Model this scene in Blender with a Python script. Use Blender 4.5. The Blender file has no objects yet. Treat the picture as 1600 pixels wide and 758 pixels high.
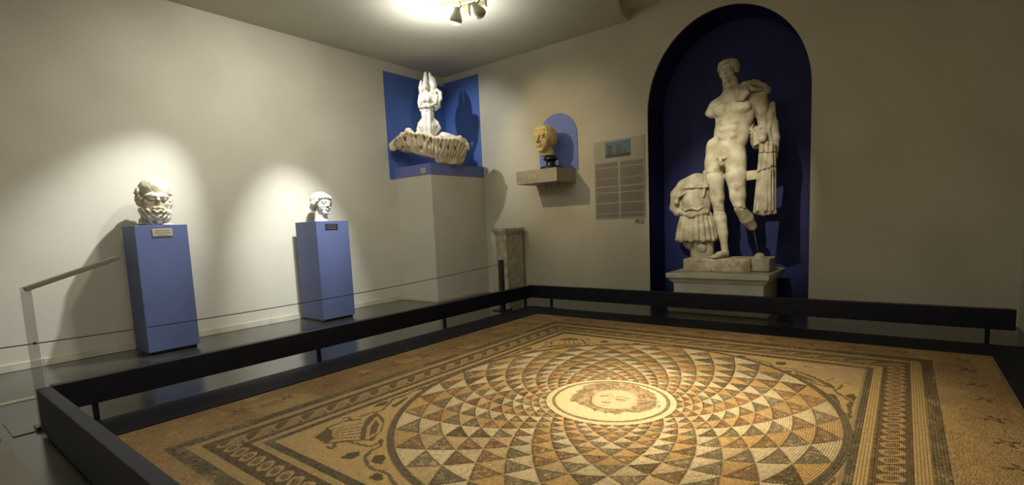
import bpy, bmesh, math, random
import numpy as np
from mathutils import Vector, Matrix
random.seed(7); RNG = np.random.default_rng(7)
S = bpy.context.scene
COL = S.collection

# ------------------------------------------------------------------ camera
FPX, CYP = 779.917, 429.773
YAW, PITCH, ROLL = -0.666395, -0.101866, -0.043466
H = 1.088
def cam_axes():
    cy, sy = math.cos(YAW), math.sin(YAW)
    f = np.array([sy*math.cos(PITCH), cy*math.cos(PITCH), math.sin(PITCH)])
    r = np.array([cy, -sy, 0.0]); u = np.cross(r, f)
    c, s = math.cos(ROLL), math.sin(ROLL)
    return c*r+s*u, -s*r+c*u, f
cr, cu, cf = cam_axes()
cd = bpy.data.cameras.new('camera'); cam = bpy.data.objects.new('camera', cd); COL.objects.link(cam)
cam.matrix_world = Matrix(((cr[0], cu[0], -cf[0], 0), (cr[1], cu[1], -cf[1], 0), (cr[2], cu[2], -cf[2], H), (0, 0, 0, 1)))
cd.sensor_fit = 'HORIZONTAL'; cd.sensor_width = 36; cd.lens = FPX/1600*36
cd.shift_y = (CYP-379)/1600; cd.clip_start = 0.02
S.camera = cam
# ------------------------------------------------------------------ world, exposure, lamps
w = bpy.data.worlds.new('world'); S.world = w; w.use_nodes = True
w.node_tree.nodes['Background'].inputs[0].default_value = (0.55, 0.55, 0.5, 1)
w.node_tree.nodes['Background'].inputs[1].default_value = 0.05
S.view_settings.view_transform = 'Standard'; S.view_settings.look = 'None'
S.view_settings.exposure = 1.05; S.view_settings.gamma = 1; S.view_settings.use_curve_mapping = False

def aim(o, loc, tgt):
    o.location = loc
    o.rotation_euler = (Vector(tgt)-Vector(loc)).to_track_quat('-Z', 'Y').to_euler()
def spot(loc, tgt, power, angle, color, blend=0.6, size=0.03):
    l = bpy.data.lights.new('spot', 'SPOT'); l.energy = power; l.spot_size = math.radians(angle); l.spot_blend = blend
    l.color = color; l.shadow_soft_size = size
    o = bpy.data.objects.new('spot_lamp', l); COL.objects.link(o); aim(o, loc, tgt); return o
COOL = (1.0, 0.97, 0.86); WARM = (1.0, 0.80, 0.50); DAY = (0.93, 0.97, 1.0)
spot((-4.95, 2.66, 3.44), (-5.98, 1.40, 0.85), 320, 39, DAY, 1.0)        # bearded head
spot((-4.35, 3.15, 3.48), (-6.0, 3.32, 0.80), 380, 36, DAY, 1.0)        # second head
spot((-5.38, 3.90, 3.52), (-5.35, 5.95, 2.35), 72, 56, DAY, 0.9)         # corner carving
spot((-3.80, 4.07, 3.20), (-5.60, 5.3, 2.60), 22, 40, DAY, 0.9)          # corner carving, from the visible lamp
spot((-4.85, 2.90, 3.45), (-3.95, 5.9, 2.1), 95, 44, WARM, 1.0)           # shelf head
spot((-1.55, 2.3, 3.58), (-1.66, 5.9, 1.45), 570, 26, (1.0, 0.93, 0.70), 1.0)  # standing statue
spot((-0.9, 3.1, 3.50), (-1.20, 2.85, 0.0), 250, 66, WARM, 1.0)           # floor mosaic
spot((-0.9, 3.1, 3.50), (-1.10, 2.76, 0.0), 300, 31, (1.0, .84, .58), 1.0)  # floor mosaic, medallion
spot((-4.02, 4.12, 2.98), (-4.06, 4.14, 3.54), 42, 168, (.97, .98, .95), 1.0, 0.05)   # added upward spot without a fixture, imitates track-lamp spill on the ceiling
def area(loc, tgt, size, power, color):
    l = bpy.data.lights.new('area', 'AREA'); l.energy = power; l.size = size; l.color = color
    o = bpy.data.objects.new('fill_area', l); COL.objects.link(o); aim(o, loc, tgt); return o
area((-1.6, 0.4, 3.45), (-1.8, 1.6, 0), 2.6, 44, (1.0, 0.94, 0.79))  # added ambient fill under the ceiling, no real fixture here
area((-3.4, 1.4, 3.50), (-5.8, 2.8, 1.2), 1.2, 12, (1.0, 0.95, 0.82))  # added soft fill towards the left wall, not a real lamp
spot((-3.95, 2.75, 3.46), (-6.07, 2.9, 1.5), 85, 120, (1.0, 0.97, 0.88), 1.0, 0.10)  # general light on the left wall

# ------------------------------------------------------------------ materials
def nodes(name):
    m = bpy.data.materials.new(name); m.use_nodes = True
    nt = m.node_tree; b = nt.nodes['Principled BSDF']; return m, nt, b
def lin(c): return tuple(((v/12.92) if v <= 0.04045 else ((v+0.055)/1.055)**2.4) for v in c)
def mat(name, c1, c2=None, scale=6.0, rough=0.6, bump=0.0, bscale=60.0, metal=0.0, spec=0.5, thr=(0.35, 0.65), detail=6, stain=None):
    m, nt, b = nodes(name); N = nt.nodes; L = nt.links
    b.inputs['Roughness'].default_value = rough; b.inputs['Metallic'].default_value = metal
    b.inputs['Specular IOR Level'].default_value = spec
    tc = N.new('ShaderNodeTexCoord')
    if c2:
        n = N.new('ShaderNodeTexNoise'); n.inputs['Scale'].default_value = scale; n.inputs['Detail'].default_value = detail
        L.new(tc.outputs['Object'], n.inputs['Vector'])
        r = N.new('ShaderNodeValToRGB'); r.color_ramp.elements[0].position = thr[0]; r.color_ramp.elements[1].position = thr[1]
        r.color_ramp.elements[0].color = (*c1, 1); r.color_ramp.elements[1].color = (*c2, 1)
        L.new(n.outputs['Fac'], r.inputs['Fac']); out = r.outputs['Color']
        if stain:
            n2 = N.new('ShaderNodeTexNoise'); n2.inputs['Scale'].default_value = stain[1]; n2.inputs['Detail'].default_value = 8
            L.new(tc.outputs['Object'], n2.inputs['Vector'])
            mr = N.new('ShaderNodeMapRange'); mr.inputs[1].default_value = stain[2]; mr.inputs[2].default_value = stain[2]+0.12
            L.new(n2.outputs['Fac'], mr.inputs[0])
            mx = N.new('ShaderNodeMix'); mx.data_type = 'RGBA'; mx.inputs[7].default_value = (*stain[0], 1)
            L.new(mr.outputs[0], mx.inputs[0]); L.new(out, mx.inputs[6]); out = mx.outputs[2]
        L.new(out, b.inputs['Base Color'])
    else: b.inputs['Base Color'].default_value = (*c1, 1)
    if bump:
        n = N.new('ShaderNodeTexNoise'); n.inputs['Scale'].default_value = bscale; n.inputs['Detail'].default_value = 5
        L.new(tc.outputs['Object'], n.inputs['Vector'])
        bp = N.new('ShaderNodeBump'); bp.inputs['Strength'].default_value = bump; bp.inputs['Distance'].default_value = 0.01
        L.new(n.outputs['Fac'], bp.inputs['Height']); L.new(bp.outputs['Normal'], b.inputs['Normal'])
    return m
M = {}
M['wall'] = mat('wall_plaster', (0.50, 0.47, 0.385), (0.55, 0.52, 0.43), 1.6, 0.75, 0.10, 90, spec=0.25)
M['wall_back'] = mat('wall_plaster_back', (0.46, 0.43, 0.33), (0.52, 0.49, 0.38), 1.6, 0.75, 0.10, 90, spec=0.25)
M['ceiling'] = mat('ceiling_plaster', (0.52, 0.50, 0.41), (0.56, 0.54, 0.44), 1.2, 0.8, 0.05, 70, spec=0.2)
M['floor'] = mat('dark_polished_stone', (0.030, 0.032, 0.027), (0.050, 0.051, 0.042), 3.0, 0.19, 0.02, 25, spec=1.0)
M['floor'].node_tree.nodes['Principled BSDF'].inputs['IOR'].default_value = 1.75
M['floor_light'] = mat('beige_stone_floor', (0.16, 0.145, 0.115), (0.21, 0.19, 0.15), 5.0, 0.4, 0.05, 60)
M['curb'] = mat('navy_black_stone', (0.006, 0.007, 0.012), (0.011, 0.012, 0.018), 5.0, 0.55, 0.03, 40, spec=0.2)
M['beam'] = mat('dark_painted_wood', (0.0055, 0.006, 0.014), (0.009, 0.0095, 0.019), 9.0, 0.45, 0.04, 120, spec=0.35)
M['base'] = mat('pale_marble_base', (0.42, 0.40, 0.31), (0.54, 0.51, 0.40), 5.0, 0.4, 0.03, 40)
M['blue'] = mat('blue_painted_wood', (0.088, 0.112, 0.225), (0.10, 0.128, 0.255), 3.0, 0.55, 0.05, 70, spec=0.3)
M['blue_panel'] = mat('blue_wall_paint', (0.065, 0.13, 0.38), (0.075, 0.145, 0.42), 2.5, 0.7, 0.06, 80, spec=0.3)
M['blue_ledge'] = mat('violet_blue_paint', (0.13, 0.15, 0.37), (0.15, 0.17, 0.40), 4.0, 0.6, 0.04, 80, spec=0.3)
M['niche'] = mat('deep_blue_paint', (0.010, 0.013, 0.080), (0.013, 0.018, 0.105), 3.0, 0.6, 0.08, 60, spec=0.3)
M['arch'] = mat('light_blue_paint', (0.13, 0.19, 0.50), (0.19, 0.25, 0.58), 45.0, 0.7, 0.06, 80, spec=0.3)
M['marble'] = mat('weathered_marble', (0.40, 0.34, 0.23), (0.60, 0.55, 0.42), 9.0, 0.6, 0.35, 70, spec=0.3, stain=((0.26, 0.21, 0.12), 6.0, 0.57))
M['marble_w'] = mat('white_weathered_marble', (0.50, 0.455, 0.35), (0.68, 0.655, 0.57), 8.0, 0.5, 0.25, 80, spec=0.35, stain=((0.40, 0.33, 0.22), 7.0, 0.58))
M['marble_g'] = mat('grey_stained_marble', (0.32, 0.275, 0.185), (0.52, 0.475, 0.36), 10.0, 0.6, 0.3, 60, spec=0.3, stain=((0.20, 0.22, 0.12), 8.0, 0.62))
M['marble_y'] = mat('yellow_marble', (0.56, 0.42, 0.17), (0.70, 0.56, 0.28), 9.0, 0.5, 0.2, 90, spec=0.35, stain=((0.30, 0.18, 0.07), 9.0, 0.62))
M['leaf'] = mat('cream_leaf_marble', (0.56, 0.46, 0.28), (0.70, 0.60, 0.40), 9.0, 0.55, 0.25, 70, spec=0.35, stain=((0.33, 0.23, 0.11), 8.0, 0.60))
M['pedestal'] = mat('pale_pedestal_marble', (0.52, 0.50, 0.40), (0.64, 0.61, 0.50), 4.0, 0.55, 0.15, 50, spec=0.35)
M['stone_shelf'] = mat('grey_stone_shelf', (0.30, 0.28, 0.21), (0.38, 0.36, 0.28), 8.0, 0.6, 0.1, 60)
M['black'] = mat('black_polished_stone', (0.008, 0.008, 0.012), None, rough=0.18)
M['brass'] = mat('brass_plate', (0.42, 0.37, 0.24), (0.50, 0.45, 0.30), 30, 0.4, metal=0.3)
M['plate_dark'] = mat('dark_plate', (0.018, 0.017, 0.022), (0.03, 0.028, 0.03), 40, 0.35)
M['ink'] = mat('ink', (0.08, 0.07, 0.06), None, rough=0.7)
M['ink_light'] = mat('ink_light', (0.14, 0.13, 0.13), None, rough=0.7)
M['metal'] = mat('steel', (0.35, 0.34, 0.32), None, rough=0.3, metal=1.0)
M['cable'] = mat('dark_cable', (0.035, 0.03, 0.022), None, rough=0.5)
M['brown'] = mat('dark_brown_wood', (0.030, 0.014, 0.012), (0.045, 0.02, 0.016), 20, 0.5, 0.1, 80)
M['lamp'] = mat('cream_lamp_plastic', (0.42, 0.39, 0.26), None, rough=0.45)
M['paper'] = mat('beige_card', (0.32, 0.30, 0.22), (0.35, 0.33, 0.25), 6, 0.6)
M['grout'] = mat('mortar', (0.22, 0.165, 0.095), (0.28, 0.215, 0.125), 18, 0.85, 0.3, 120, spec=0.2)
m, nt, b = nodes('frosted_acrylic'); M['acrylic'] = m
b.inputs['Base Color'].default_value = (0.30, 0.29, 0.25, 1); b.inputs['Roughness'].default_value = 0.25; b.inputs['Alpha'].default_value = 0.33
M['arm'] = mat('dull_arm', (0.22, 0.21, 0.16), None, rough=0.4)
# tesserae: one colour per stone from the mesh attribute, with a fine mottle
m, nt, b = nodes('tesserae'); M['tess'] = m
at = nt.nodes.new('ShaderNodeAttribute'); at.attribute_name = 'Col'
nt.links.new(at.outputs['Color'], b.inputs['Base Color'])
b.inputs['Roughness'].default_value = 0.5; b.inputs['Specular IOR Level'].default_value = 0.35
# small print: rows of short dark strokes on a flat sheet
def print_mat(name, paper, ink, rows, cols, seed):
    m, nt, b = nodes(name); N = nt.nodes; L = nt.links
    tc = N.new('ShaderNodeTexCoord'); sp = N.new('ShaderNodeSeparateXYZ'); L.new(tc.outputs['Object'], sp.inputs[0])
    a = N.new('ShaderNodeMath'); a.operation = 'MULTIPLY'; a.inputs[1].default_value = rows; L.new(sp.outputs['Z'], a.inputs[0])
    fr = N.new('ShaderNodeMath'); fr.operation = 'FRACT'; L.new(a.outputs[0], fr.inputs[0])
    g = N.new('ShaderNodeMath'); g.operation = 'LESS_THAN'; g.inputs[1].default_value = 0.62; L.new(fr.outputs[0], g.inputs[0])
    fl = N.new('ShaderNodeMath'); fl.operation = 'FLOOR'; L.new(a.outputs[0], fl.inputs[0])
    cx = N.new('ShaderNodeCombineXYZ'); mx = N.new('ShaderNodeMath'); mx.operation = 'MULTIPLY'; mx.inputs[1].default_value = cols
    L.new(sp.outputs['X'], mx.inputs[0]); L.new(mx.outputs[0], cx.inputs[0]); L.new(fl.outputs[0], cx.inputs[1]); cx.inputs[2].default_value = seed
    wn = N.new('ShaderNodeTexNoise'); wn.inputs['Scale'].default_value = 1.0; wn.inputs['Detail'].default_value = 1; L.new(cx.outputs[0], wn.inputs['Vector'])
    g2 = N.new('ShaderNodeMath'); g2.operation = 'GREATER_THAN'; g2.inputs[1].default_value = 0.40; L.new(wn.outputs['Fac'], g2.inputs[0])
    mu = N.new('ShaderNodeMath'); mu.operation = 'MULTIPLY'; L.new(g.outputs[0], mu.inputs[0]); L.new(g2.outputs[0], mu.inputs[1])
    mi = N.new('ShaderNodeMix'); mi.data_type = 'RGBA'; mi.inputs[6].default_value = (*paper, 1); mi.inputs[7].default_value = (*ink, 1)
    L.new(mu.outputs[0], mi.inputs[0]); L.new(mi.outputs[2], b.inputs['Base Color']); b.inputs['Roughness'].default_value = 0.6
    return m
M['print'] = print_mat('small_print', (0.30, 0.275, 0.21), (0.09, 0.075, 0.065), 125, 120, 3.0)

# ------------------------------------------------------------------ object helpers
def tag(o, label=None, cat=None, group=None, kind=None):
    if label: o['label'] = label
    if cat: o['category'] = cat
    if group: o['group'] = group
    if kind: o['kind'] = kind
    return o
def empty(name, loc, label, cat, group=None):
    o = bpy.data.objects.new(name, None); o.location = loc; COL.objects.link(o); o.empty_display_size = 0.1
    return tag(o, label, cat, group)
def link(name, me, m, parent=None, smooth=False):
    me.materials.clear(); me.materials.append(M[m])
    if smooth: me.polygons.foreach_set('use_smooth', [True]*len(me.polygons))
    o = bpy.data.objects.new(name, me); COL.objects.link(o)
    if parent:
        o.parent = parent
        q = parent; off = Vector((0, 0, 0))
        while q: off += q.location; q = q.parent
        o.matrix_parent_inverse = Matrix.Identity(4)
        me.transform(Matrix.Translation(-off))
    return o
def bm2(bm):
    me = bpy.data.meshes.new('mesh'); bm.to_mesh(me); bm.free(); return me
def box_bm(bm, lo, hi, bevel=0.0, seg=2, rot=None, piv=None):
    r = bmesh.ops.create_cube(bm, size=1.0)['verts']
    c = [(a+b_)/2 for a, b_ in zip(lo, hi)]; s = [abs(b_-a) for a, b_ in zip(lo, hi)]
    for v in r: v.co = Vector((v.co.x*s[0]+c[0], v.co.y*s[1]+c[1], v.co.z*s[2]+c[2]))
    if rot: bmesh.ops.rotate(bm, verts=r, cent=Vector(piv or c), matrix=rot)
    if bevel:
        es = list({e for v in r for e in v.link_edges})
        bmesh.ops.bevel(bm, geom=es, offset=bevel, segments=seg, affect='EDGES', profile=0.5)
def box(name, lo, hi, m, parent=None, bevel=0.004, **k):
    bm = bmesh.new(); box_bm(bm, lo, hi, bevel, **k); return link(name, bm2(bm), m, parent)
def poly(name, verts, faces, m, parent=None):
    me = bpy.data.meshes.new('mesh'); me.from_pydata(verts, [], faces); me.update(); return link(name, me, m, parent)
def tube_me(pts, r, n=10):
    pts = [Vector(p_) for p_ in pts]; V = []; F = []
    rs = r if isinstance(r, (list, tuple)) else [r]*len(pts)
    for i, p_ in enumerate(pts):
        t = (pts[min(i+1, len(pts)-1)]-pts[max(i-1, 0)]).normalized()
        a = t.cross(Vector((0, 0, 1)) if abs(t.z) < 0.95 else Vector((1, 0, 0))).normalized(); b_ = t.cross(a)
        for k in range(n):
            an = 2*math.pi*k/n; V.append(p_+(a*math.cos(an)+b_*math.sin(an))*rs[i])
    for i in range(len(pts)-1):
        for k in range(n): F.append((i*n+k, i*n+(k+1) % n, (i+1)*n+(k+1) % n, (i+1)*n+k))
    F.append(tuple(range(n))[::-1]); F.append(tuple(range((len(pts)-1)*n, len(pts)*n)))
    me = bpy.data.meshes.new('mesh'); me.from_pydata(V, [], F); me.update(); return me
def lathe_me(prof, c, n=32, ax=None):
    V = []; F = []
    for r_, z in prof:
        for k in range(n):
            a = 2*math.pi*k/n; V.append((r_*math.cos(a), r_*math.sin(a), z))
    for i in range(len(prof)-1):
        for k in range(n): F.append((i*n+k, i*n+(k+1) % n, (i+1)*n+(k+1) % n, (i+1)*n+k))
    F.append(tuple(range(n))[::-1]); F.append(tuple(range((len(prof)-1)*n, len(prof)*n)))
    me = bpy.data.meshes.new('mesh'); me.from_pydata(V, [], F); me.update()
    if ax is not None: me.transform(Vector(ax).to_track_quat('Z', 'Y').to_matrix().to_4x4())
    me.transform(Matrix.Translation(c)); return me

# ------------------------------------------------------------------ room shell
XL, YB, ZC, XR, YF, ZC2 = -6.07, 6.10, 3.54, 0.82, -3.5, 3.66
def struct(o): o['kind'] = 'structure'; return o
struct(box('wall_left', (XL-0.2, YF, -0.02), (XL, YB+0.2, 4.0), 'wall', bevel=0))
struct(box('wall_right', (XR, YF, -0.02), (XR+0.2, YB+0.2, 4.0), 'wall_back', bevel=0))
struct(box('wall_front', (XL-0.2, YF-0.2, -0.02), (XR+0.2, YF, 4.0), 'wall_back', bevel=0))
# back wall with the arched niche cut through its face
NX0, NX1, NZT, ND = -2.545, -0.78, 3.395, 0.52
NR = (NX1-NX0)/2; NZS = NZT-1.02; NCX = (NX0+NX1)/2; NRZ = NZT-NZS
arc = [(NCX+NR*math.cos(t), NZS+NRZ*math.sin(t)) for t in np.linspace(math.pi, 0, 49)]
outl = [(NX0, 0.0)]+arc+[(NX1, 0.0)]
V = []; F = []
n = len(outl)
def proj_out(x, z, i):
    if i == 0: return (XL-0.1, -0.02)
    if i == n-1: return (XR+0.1, -0.02)
    a = (i-1)/(n-3)
    if a < 0.25: return (XL-0.1, NZS+(4.0-NZS)*a/0.25)
    if a > 0.75: return (XR+0.1, NZS+(4.0-NZS)*(1-a)/0.25)
    return (XL-0.1+(XR-XL+0.2)*(a-0.25)/0.5, 4.0)
for i, (x, z) in enumerate(outl):
    X, Z = proj_out(x, z, i); V += [(x, YB, z), (X, YB, Z), (X, YB+0.04, Z), (x, YB+0.04, z)]
for i in range(n-1):
    a = 4*i; c = 4*(i+1); F += [(a, a+1, c+1, c), (a+1, a+2, c+2, c+1), (a+2, a+3, c+3, c+2), (a+3, a, c, c+3)]
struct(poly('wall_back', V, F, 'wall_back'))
V = []; F = []
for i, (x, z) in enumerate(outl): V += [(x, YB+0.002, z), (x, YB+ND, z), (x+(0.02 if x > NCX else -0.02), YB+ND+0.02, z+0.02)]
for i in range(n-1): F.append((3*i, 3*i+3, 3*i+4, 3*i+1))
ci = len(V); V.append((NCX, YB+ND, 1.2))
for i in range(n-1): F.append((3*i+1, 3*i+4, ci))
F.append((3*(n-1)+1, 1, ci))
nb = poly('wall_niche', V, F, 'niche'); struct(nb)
# ceiling: lower part on the left, higher part to the right of its slanting edge
edge = [(-2.77, YB+0.1), (-2.755, 5.86), (-2.60, 5.45), (-2.30, 4.6), (-1.9, 3.4), (-1.3, 1.5), (0.2, YF)]
V = [(x, y, ZC) for x, y in edge]+[(XL-0.1, YF, ZC), (XL-0.1, YB+0.1, ZC)]
F = [tuple(range(len(V)))]; k = len(V)
V += [(x, y, ZC2+0.02) for x, y in edge]
for i in range(len(edge)-1): F.append((i, i+1, k+i+1, k+i))
struct(poly('ceiling', V, F, 'ceiling'))
struct(box('ceiling', (-3.2, YF, ZC2), (XR+0.1, YB+0.15, ZC2+0.1), 'ceiling', bevel=0))
# floor: dark polished stone, beige stone at the near side, thin pale strip
struct(box('floor', (XL-0.1, YF, -0.06), (XR+0.1, YB+0.75, -0.002), 'floor', bevel=0))
fl = struct(box('floor', (-3.95, -1.2, -0.004), (XR, 0.345, 0.004), 'floor_light', bevel=0.001))
struct(box('trim_1', (-4.90, -0.6, -0.003), (-4.84, 0.63, 0.006), 'base', bevel=0.001))
struct(box('trim_2', (-4.06, -0.6, -0.003), (-3.95, 0.33, 0.012), 'beam', bevel=0.001))
struct(box('trim_3', (-4.35, 0.38, -0.003), (-3.97, 0.60, 0.004), 'floor', bevel=0.001))
# baseboards of single pale slabs
def baseboard(name, a, b_, side):
    root = struct(empty(name, (a[0], a[1], 0), None, None)) if False else None
    bm = bmesh.new(); L = math.dist(a, b_)
    lo = (min(a[0], b_[0]), min(a[1], b_[1]), 0); hi = (max(a[0], b_[0]), max(a[1], b_[1]), 0.055)
    o = box(name, lo, hi, 'base', bevel=0.002); struct(o)
    ax = 0 if abs(b_[0]-a[0]) > abs(b_[1]-a[1]) else 1
    cnt = max(1, int(round(abs(b_[ax]-a[ax])/0.42))); st = (hi[ax]-lo[ax])/cnt
    for i in range(cnt):
        l2 = list(lo); h2 = list(hi); l2[ax] = lo[ax]+i*st+0.002; h2[ax] = lo[ax]+(i+1)*st-0.002
        l2[2] = 0.0; h2[2] = 0.068
        if side == 'x': h2[0] += 0.004
        else: l2[1] -= 0.004
        box('tile', l2, h2, 'base', o, bevel=0.002)
baseboard('baseboard_left', (XL, -0.4), (XL+0.018, 4.96), 'x')
baseboard('baseboard_back', (-5.27, YB-0.018), (NX0, YB), 'y')
baseboard('baseboard_right', (NX1, YB-0.018), (XR, YB), 'y')

# ------------------------------------------------------------------ corner pier with blue ledge and blue wall panels
pier = struct(box('trim_4', (XL, 4.96, -0.001), (-5.28, YB, 1.838), 'wall', bevel=0.003))
box('base_strip', (XL, 4.948, 0), (-5.27, 4.962, 0.05), 'base', pier, bevel=0.002)
box('base_strip', (-5.284, 4.95, 0), (-5.268, YB-0.02, 0.05), 'base', pier, bevel=0.002)
box('blue_ledge', (XL, 4.955, 1.838), (-5.275, YB, 1.995), 'blue_ledge', pier, bevel=0.002)
struct(box('trim_5', (XL, 4.868, 1.83), (XL+0.006, YB-0.005, 3.40), 'blue_panel', bevel=0.001))
struct(box('trim_6', (XL+0.006, YB-0.006, 1.83), (-5.30, YB, 3.44), 'blue_panel', bevel=0.001))

# ------------------------------------------------------------------ low barrier beams on posts
def beam(name, lo, hi, posts, label):
    t = empty(name, ((lo[0]+hi[0])/2, (lo[1]+hi[1])/2, 0), label, 'barrier')
    box('beam', lo, hi, 'beam', t, bevel=0.004)
    for (x, y) in posts: box('post', (x-0.014, y-0.014, -0.001), (x+0.014, y+0.014, lo[2]+0.01), 'beam', t, bevel=0.002)
BT, BB = 0.270, 0.108
beam('barrier_beam', (-3.915, 0.555, BB), (-3.852, 5.36, BT), [(-3.88, 0.74), (-3.87, 2.23), (-3.87, 3.71), (-3.87, 5.18)], 'long dark low barrier beam along the left side of the floor mosaic')
beam('barrier_beam', (-3.852, 5.30, BB), (0.70, 5.36, BT), [(-3.56, 5.33), (-2.19, 5.33), (-0.82, 5.33), (0.546, 5.33)], 'long dark low barrier beam in front of the niche and back wall')
beam('barrier_beam', (-3.87, 0.488, 0.02), (0.60, 0.552, BT), [(-3.5, 0.52), (-0.5, 0.52)], 'wide dark barrier beam at the near left corner with grey-green top')

# ------------------------------------------------------------------ tesserae
def build_tiles(name, P, ang, a, b_, col, parent, z=0.0065, hgt=0.0025, kind=None, label=None):
    P = np.asarray(P, float); n = len(P)
    if n == 0: return None
    ang = np.broadcast_to(ang, n)+RNG.normal(0, 0.035, n); a = np.broadcast_to(a, n)*(1+RNG.uniform(-.08, .04, n)); b_ = np.broadcast_to(b_, n)*(1+RNG.uniform(-.08, .04, n))
    c, s = np.cos(ang), np.sin(ang)
    sx = np.array([-1, 1, 1, -1]); sy = np.array([-1, -1, 1, 1])
    jx = 1+RNG.uniform(-.10, .04, (n, 4)); jy = 1+RNG.uniform(-.10, .04, (n, 4))
    lx = a[:, None]*sx*jx; ly = b_[:, None]*sy*jy
    X = P[:, 0:1]+lx*c[:, None]-ly*s[:, None]; Y = P[:, 1:2]+lx*s[:, None]+ly*c[:, None]
    tz = z+RNG.normal(0, .0003, (n, 1)); tilt = RNG.normal(0, .02, (n, 2))
    Zt = tz+lx*tilt[:, :1]+ly*tilt[:, 1:]
    V = np.zeros((n, 8, 3)); V[:, :4, 0] = X; V[:, :4, 1] = Y; V[:, :4, 2] = Zt
    V[:, 4:, 0] = X; V[:, 4:, 1] = Y; V[:, 4:, 2] = z-hgt
    q = np.array([[0, 1, 2, 3], [0, 4, 5, 1], [1, 5, 6, 2], [2, 6, 7, 3], [3, 7, 4, 0]])
    Fq = (np.arange(n)[:, None, None]*8+q[None]).reshape(-1)
    loc = np.zeros(3)
    if parent is not None: loc = np.array(parent.location)
    me = bpy.data.meshes.new('tesserae')
    me.vertices.add(n*8); me.vertices.foreach_set('co', (V-loc).reshape(-1))
    me.loops.add(n*20); me.loops.foreach_set('vertex_index', Fq)
    me.polygons.add(n*5); me.polygons.foreach_set('loop_start', np.arange(n*5)*4); me.polygons.foreach_set('loop_total', np.full(n*5, 4))
    me.update(calc_edges=True)
    col = np.asarray(col, float); col = np.broadcast_to(col, (n, 3))
    ca = np.ones((n, 8, 4)); ca[:, :, :3] = np.clip(col, 0, 1)[:, None]
    at = me.color_attributes.new('Col', 'FLOAT_COLOR', 'POINT'); at.data.foreach_set('color', ca.reshape(-1))
    me.materials.append(M['tess'])
    o = bpy.data.objects.new(name, me); COL.objects.link(o)
    if parent is not None: o.parent = parent
    if kind: o['kind'] = kind
    if label: o['label'] = label
    return o
def vary(c, n, amt=0.16):
    c = np.broadcast_to(np.asarray(c, float), (n, 3)); return c*(1+RNG.normal(0, amt, (n, 1)))*(1+RNG.normal(0, 0.03, (n, 3)))
CREAM = np.array((.60, .49, .29)); OCHRE = np.array((.48, .315, .12)); RED = np.array((.225, .125, .06)); GREY = np.array((.185, .145, .078))
BROWN = np.array((.215, .135, .06)); DARK = np.array((.105, .078, .036)); TAN = np.array((.43, .30, .125)); RUST = np.array((.30, .16, .055))
def vnoise(P, sc, seed=0):
    q = np.asarray(P)*sc; r = np.zeros(len(q)); amp = 1.0; tot = 0
    for o in range(3):
        i = np.floor(q).astype(int); f = q-i; f = f*f*(3-2*f)
        def h(ix, iy):
            v = (ix*374761393+iy*668265263+seed*982451653+o*12345) & 0x7fffffff
            v = ((v ^ (v >> 13))*1274126177) & 0x7fffffff; return (v % 10007)/10007.0
        r += amp*((h(i[:, 0], i[:, 1])*(1-f[:, 0])+h(i[:, 0]+1, i[:, 1])*f[:, 0])*(1-f[:, 1])+(h(i[:, 0], i[:, 1]+1)*(1-f[:, 0])+h(i[:, 0]+1, i[:, 1]+1)*f[:, 0])*f[:, 1])
        tot += amp; amp *= .5; q = q*2.03
    return r/tot
def dseg(P, pts, closed=False):
    pts = np.asarray(pts, float); d = np.full(len(P), 9.0)
    L = len(pts)-(0 if closed else 1)
    for i in range(L):
        a = pts[i]; b_ = pts[(i+1) % len(pts)]; ab = b_-a; t = np.clip(((P-a)@ab)/max(ab@ab, 1e-9), 0, 1)
        d = np.minimum(d, np.hypot(*(P-a-t[:, None]*ab).T))
    return d
def inside(P, poly_):
    poly_ = np.asarray(poly_, float); r = np.zeros(len(P), bool); j = len(poly_)-1
    for i in range(len(poly_)):
        xi, yi = poly_[i]; xj, yj = poly_[j]
        c = ((yi > P[:, 1]) != (yj > P[:, 1])) & (P[:, 0] < (xj-xi)*(P[:, 1]-yi)/((yj-yi) if yj != yi else 1e-9)+xi)
        r ^= c; j = i
    return r

# round field geometry: near-circle around the medallion, growing into a slightly longer oval
MC = np.array((-1.369, 2.645)); EC = np.array((-1.375, 2.67)); R0 = .385; RX, RY = 1.18, 1.355; K = 11; NS = 32; DU = 2*math.pi/NS
def ring(k):   # k may be fractional
    t = np.asarray(k, float)/K
    rx = R0*(RX/R0)**t; ry = R0*(RY/R0)**t; s = (rx-R0)/(RX-R0); return MC[0]+(EC-MC)[0]*s, MC[1]+(EC-MC)[1]*s, rx, ry
def pt(k, j):
    u = np.asarray(j, float)*DU+math.radians(2.2); u = u+.035*np.sin(2*u)
    cx, cy, rx, ry = ring(k); return np.stack([cx+rx*np.cos(u), cy+ry*np.sin(u)], -1)

mosaic = empty('floor_mosaic', (-1.45, 2.7, 0), 'large tan floor mosaic with rings of triangles around a round face medallion', 'mosaic')
MX0, MX1, MY0, MY1 = -3.43, 0.527, 0.60, 4.815
box('mortar_bed', (MX0, MY0, -0.001), (MX1, MY1, 0.0045), 'grout', mosaic, bevel=0)
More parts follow.
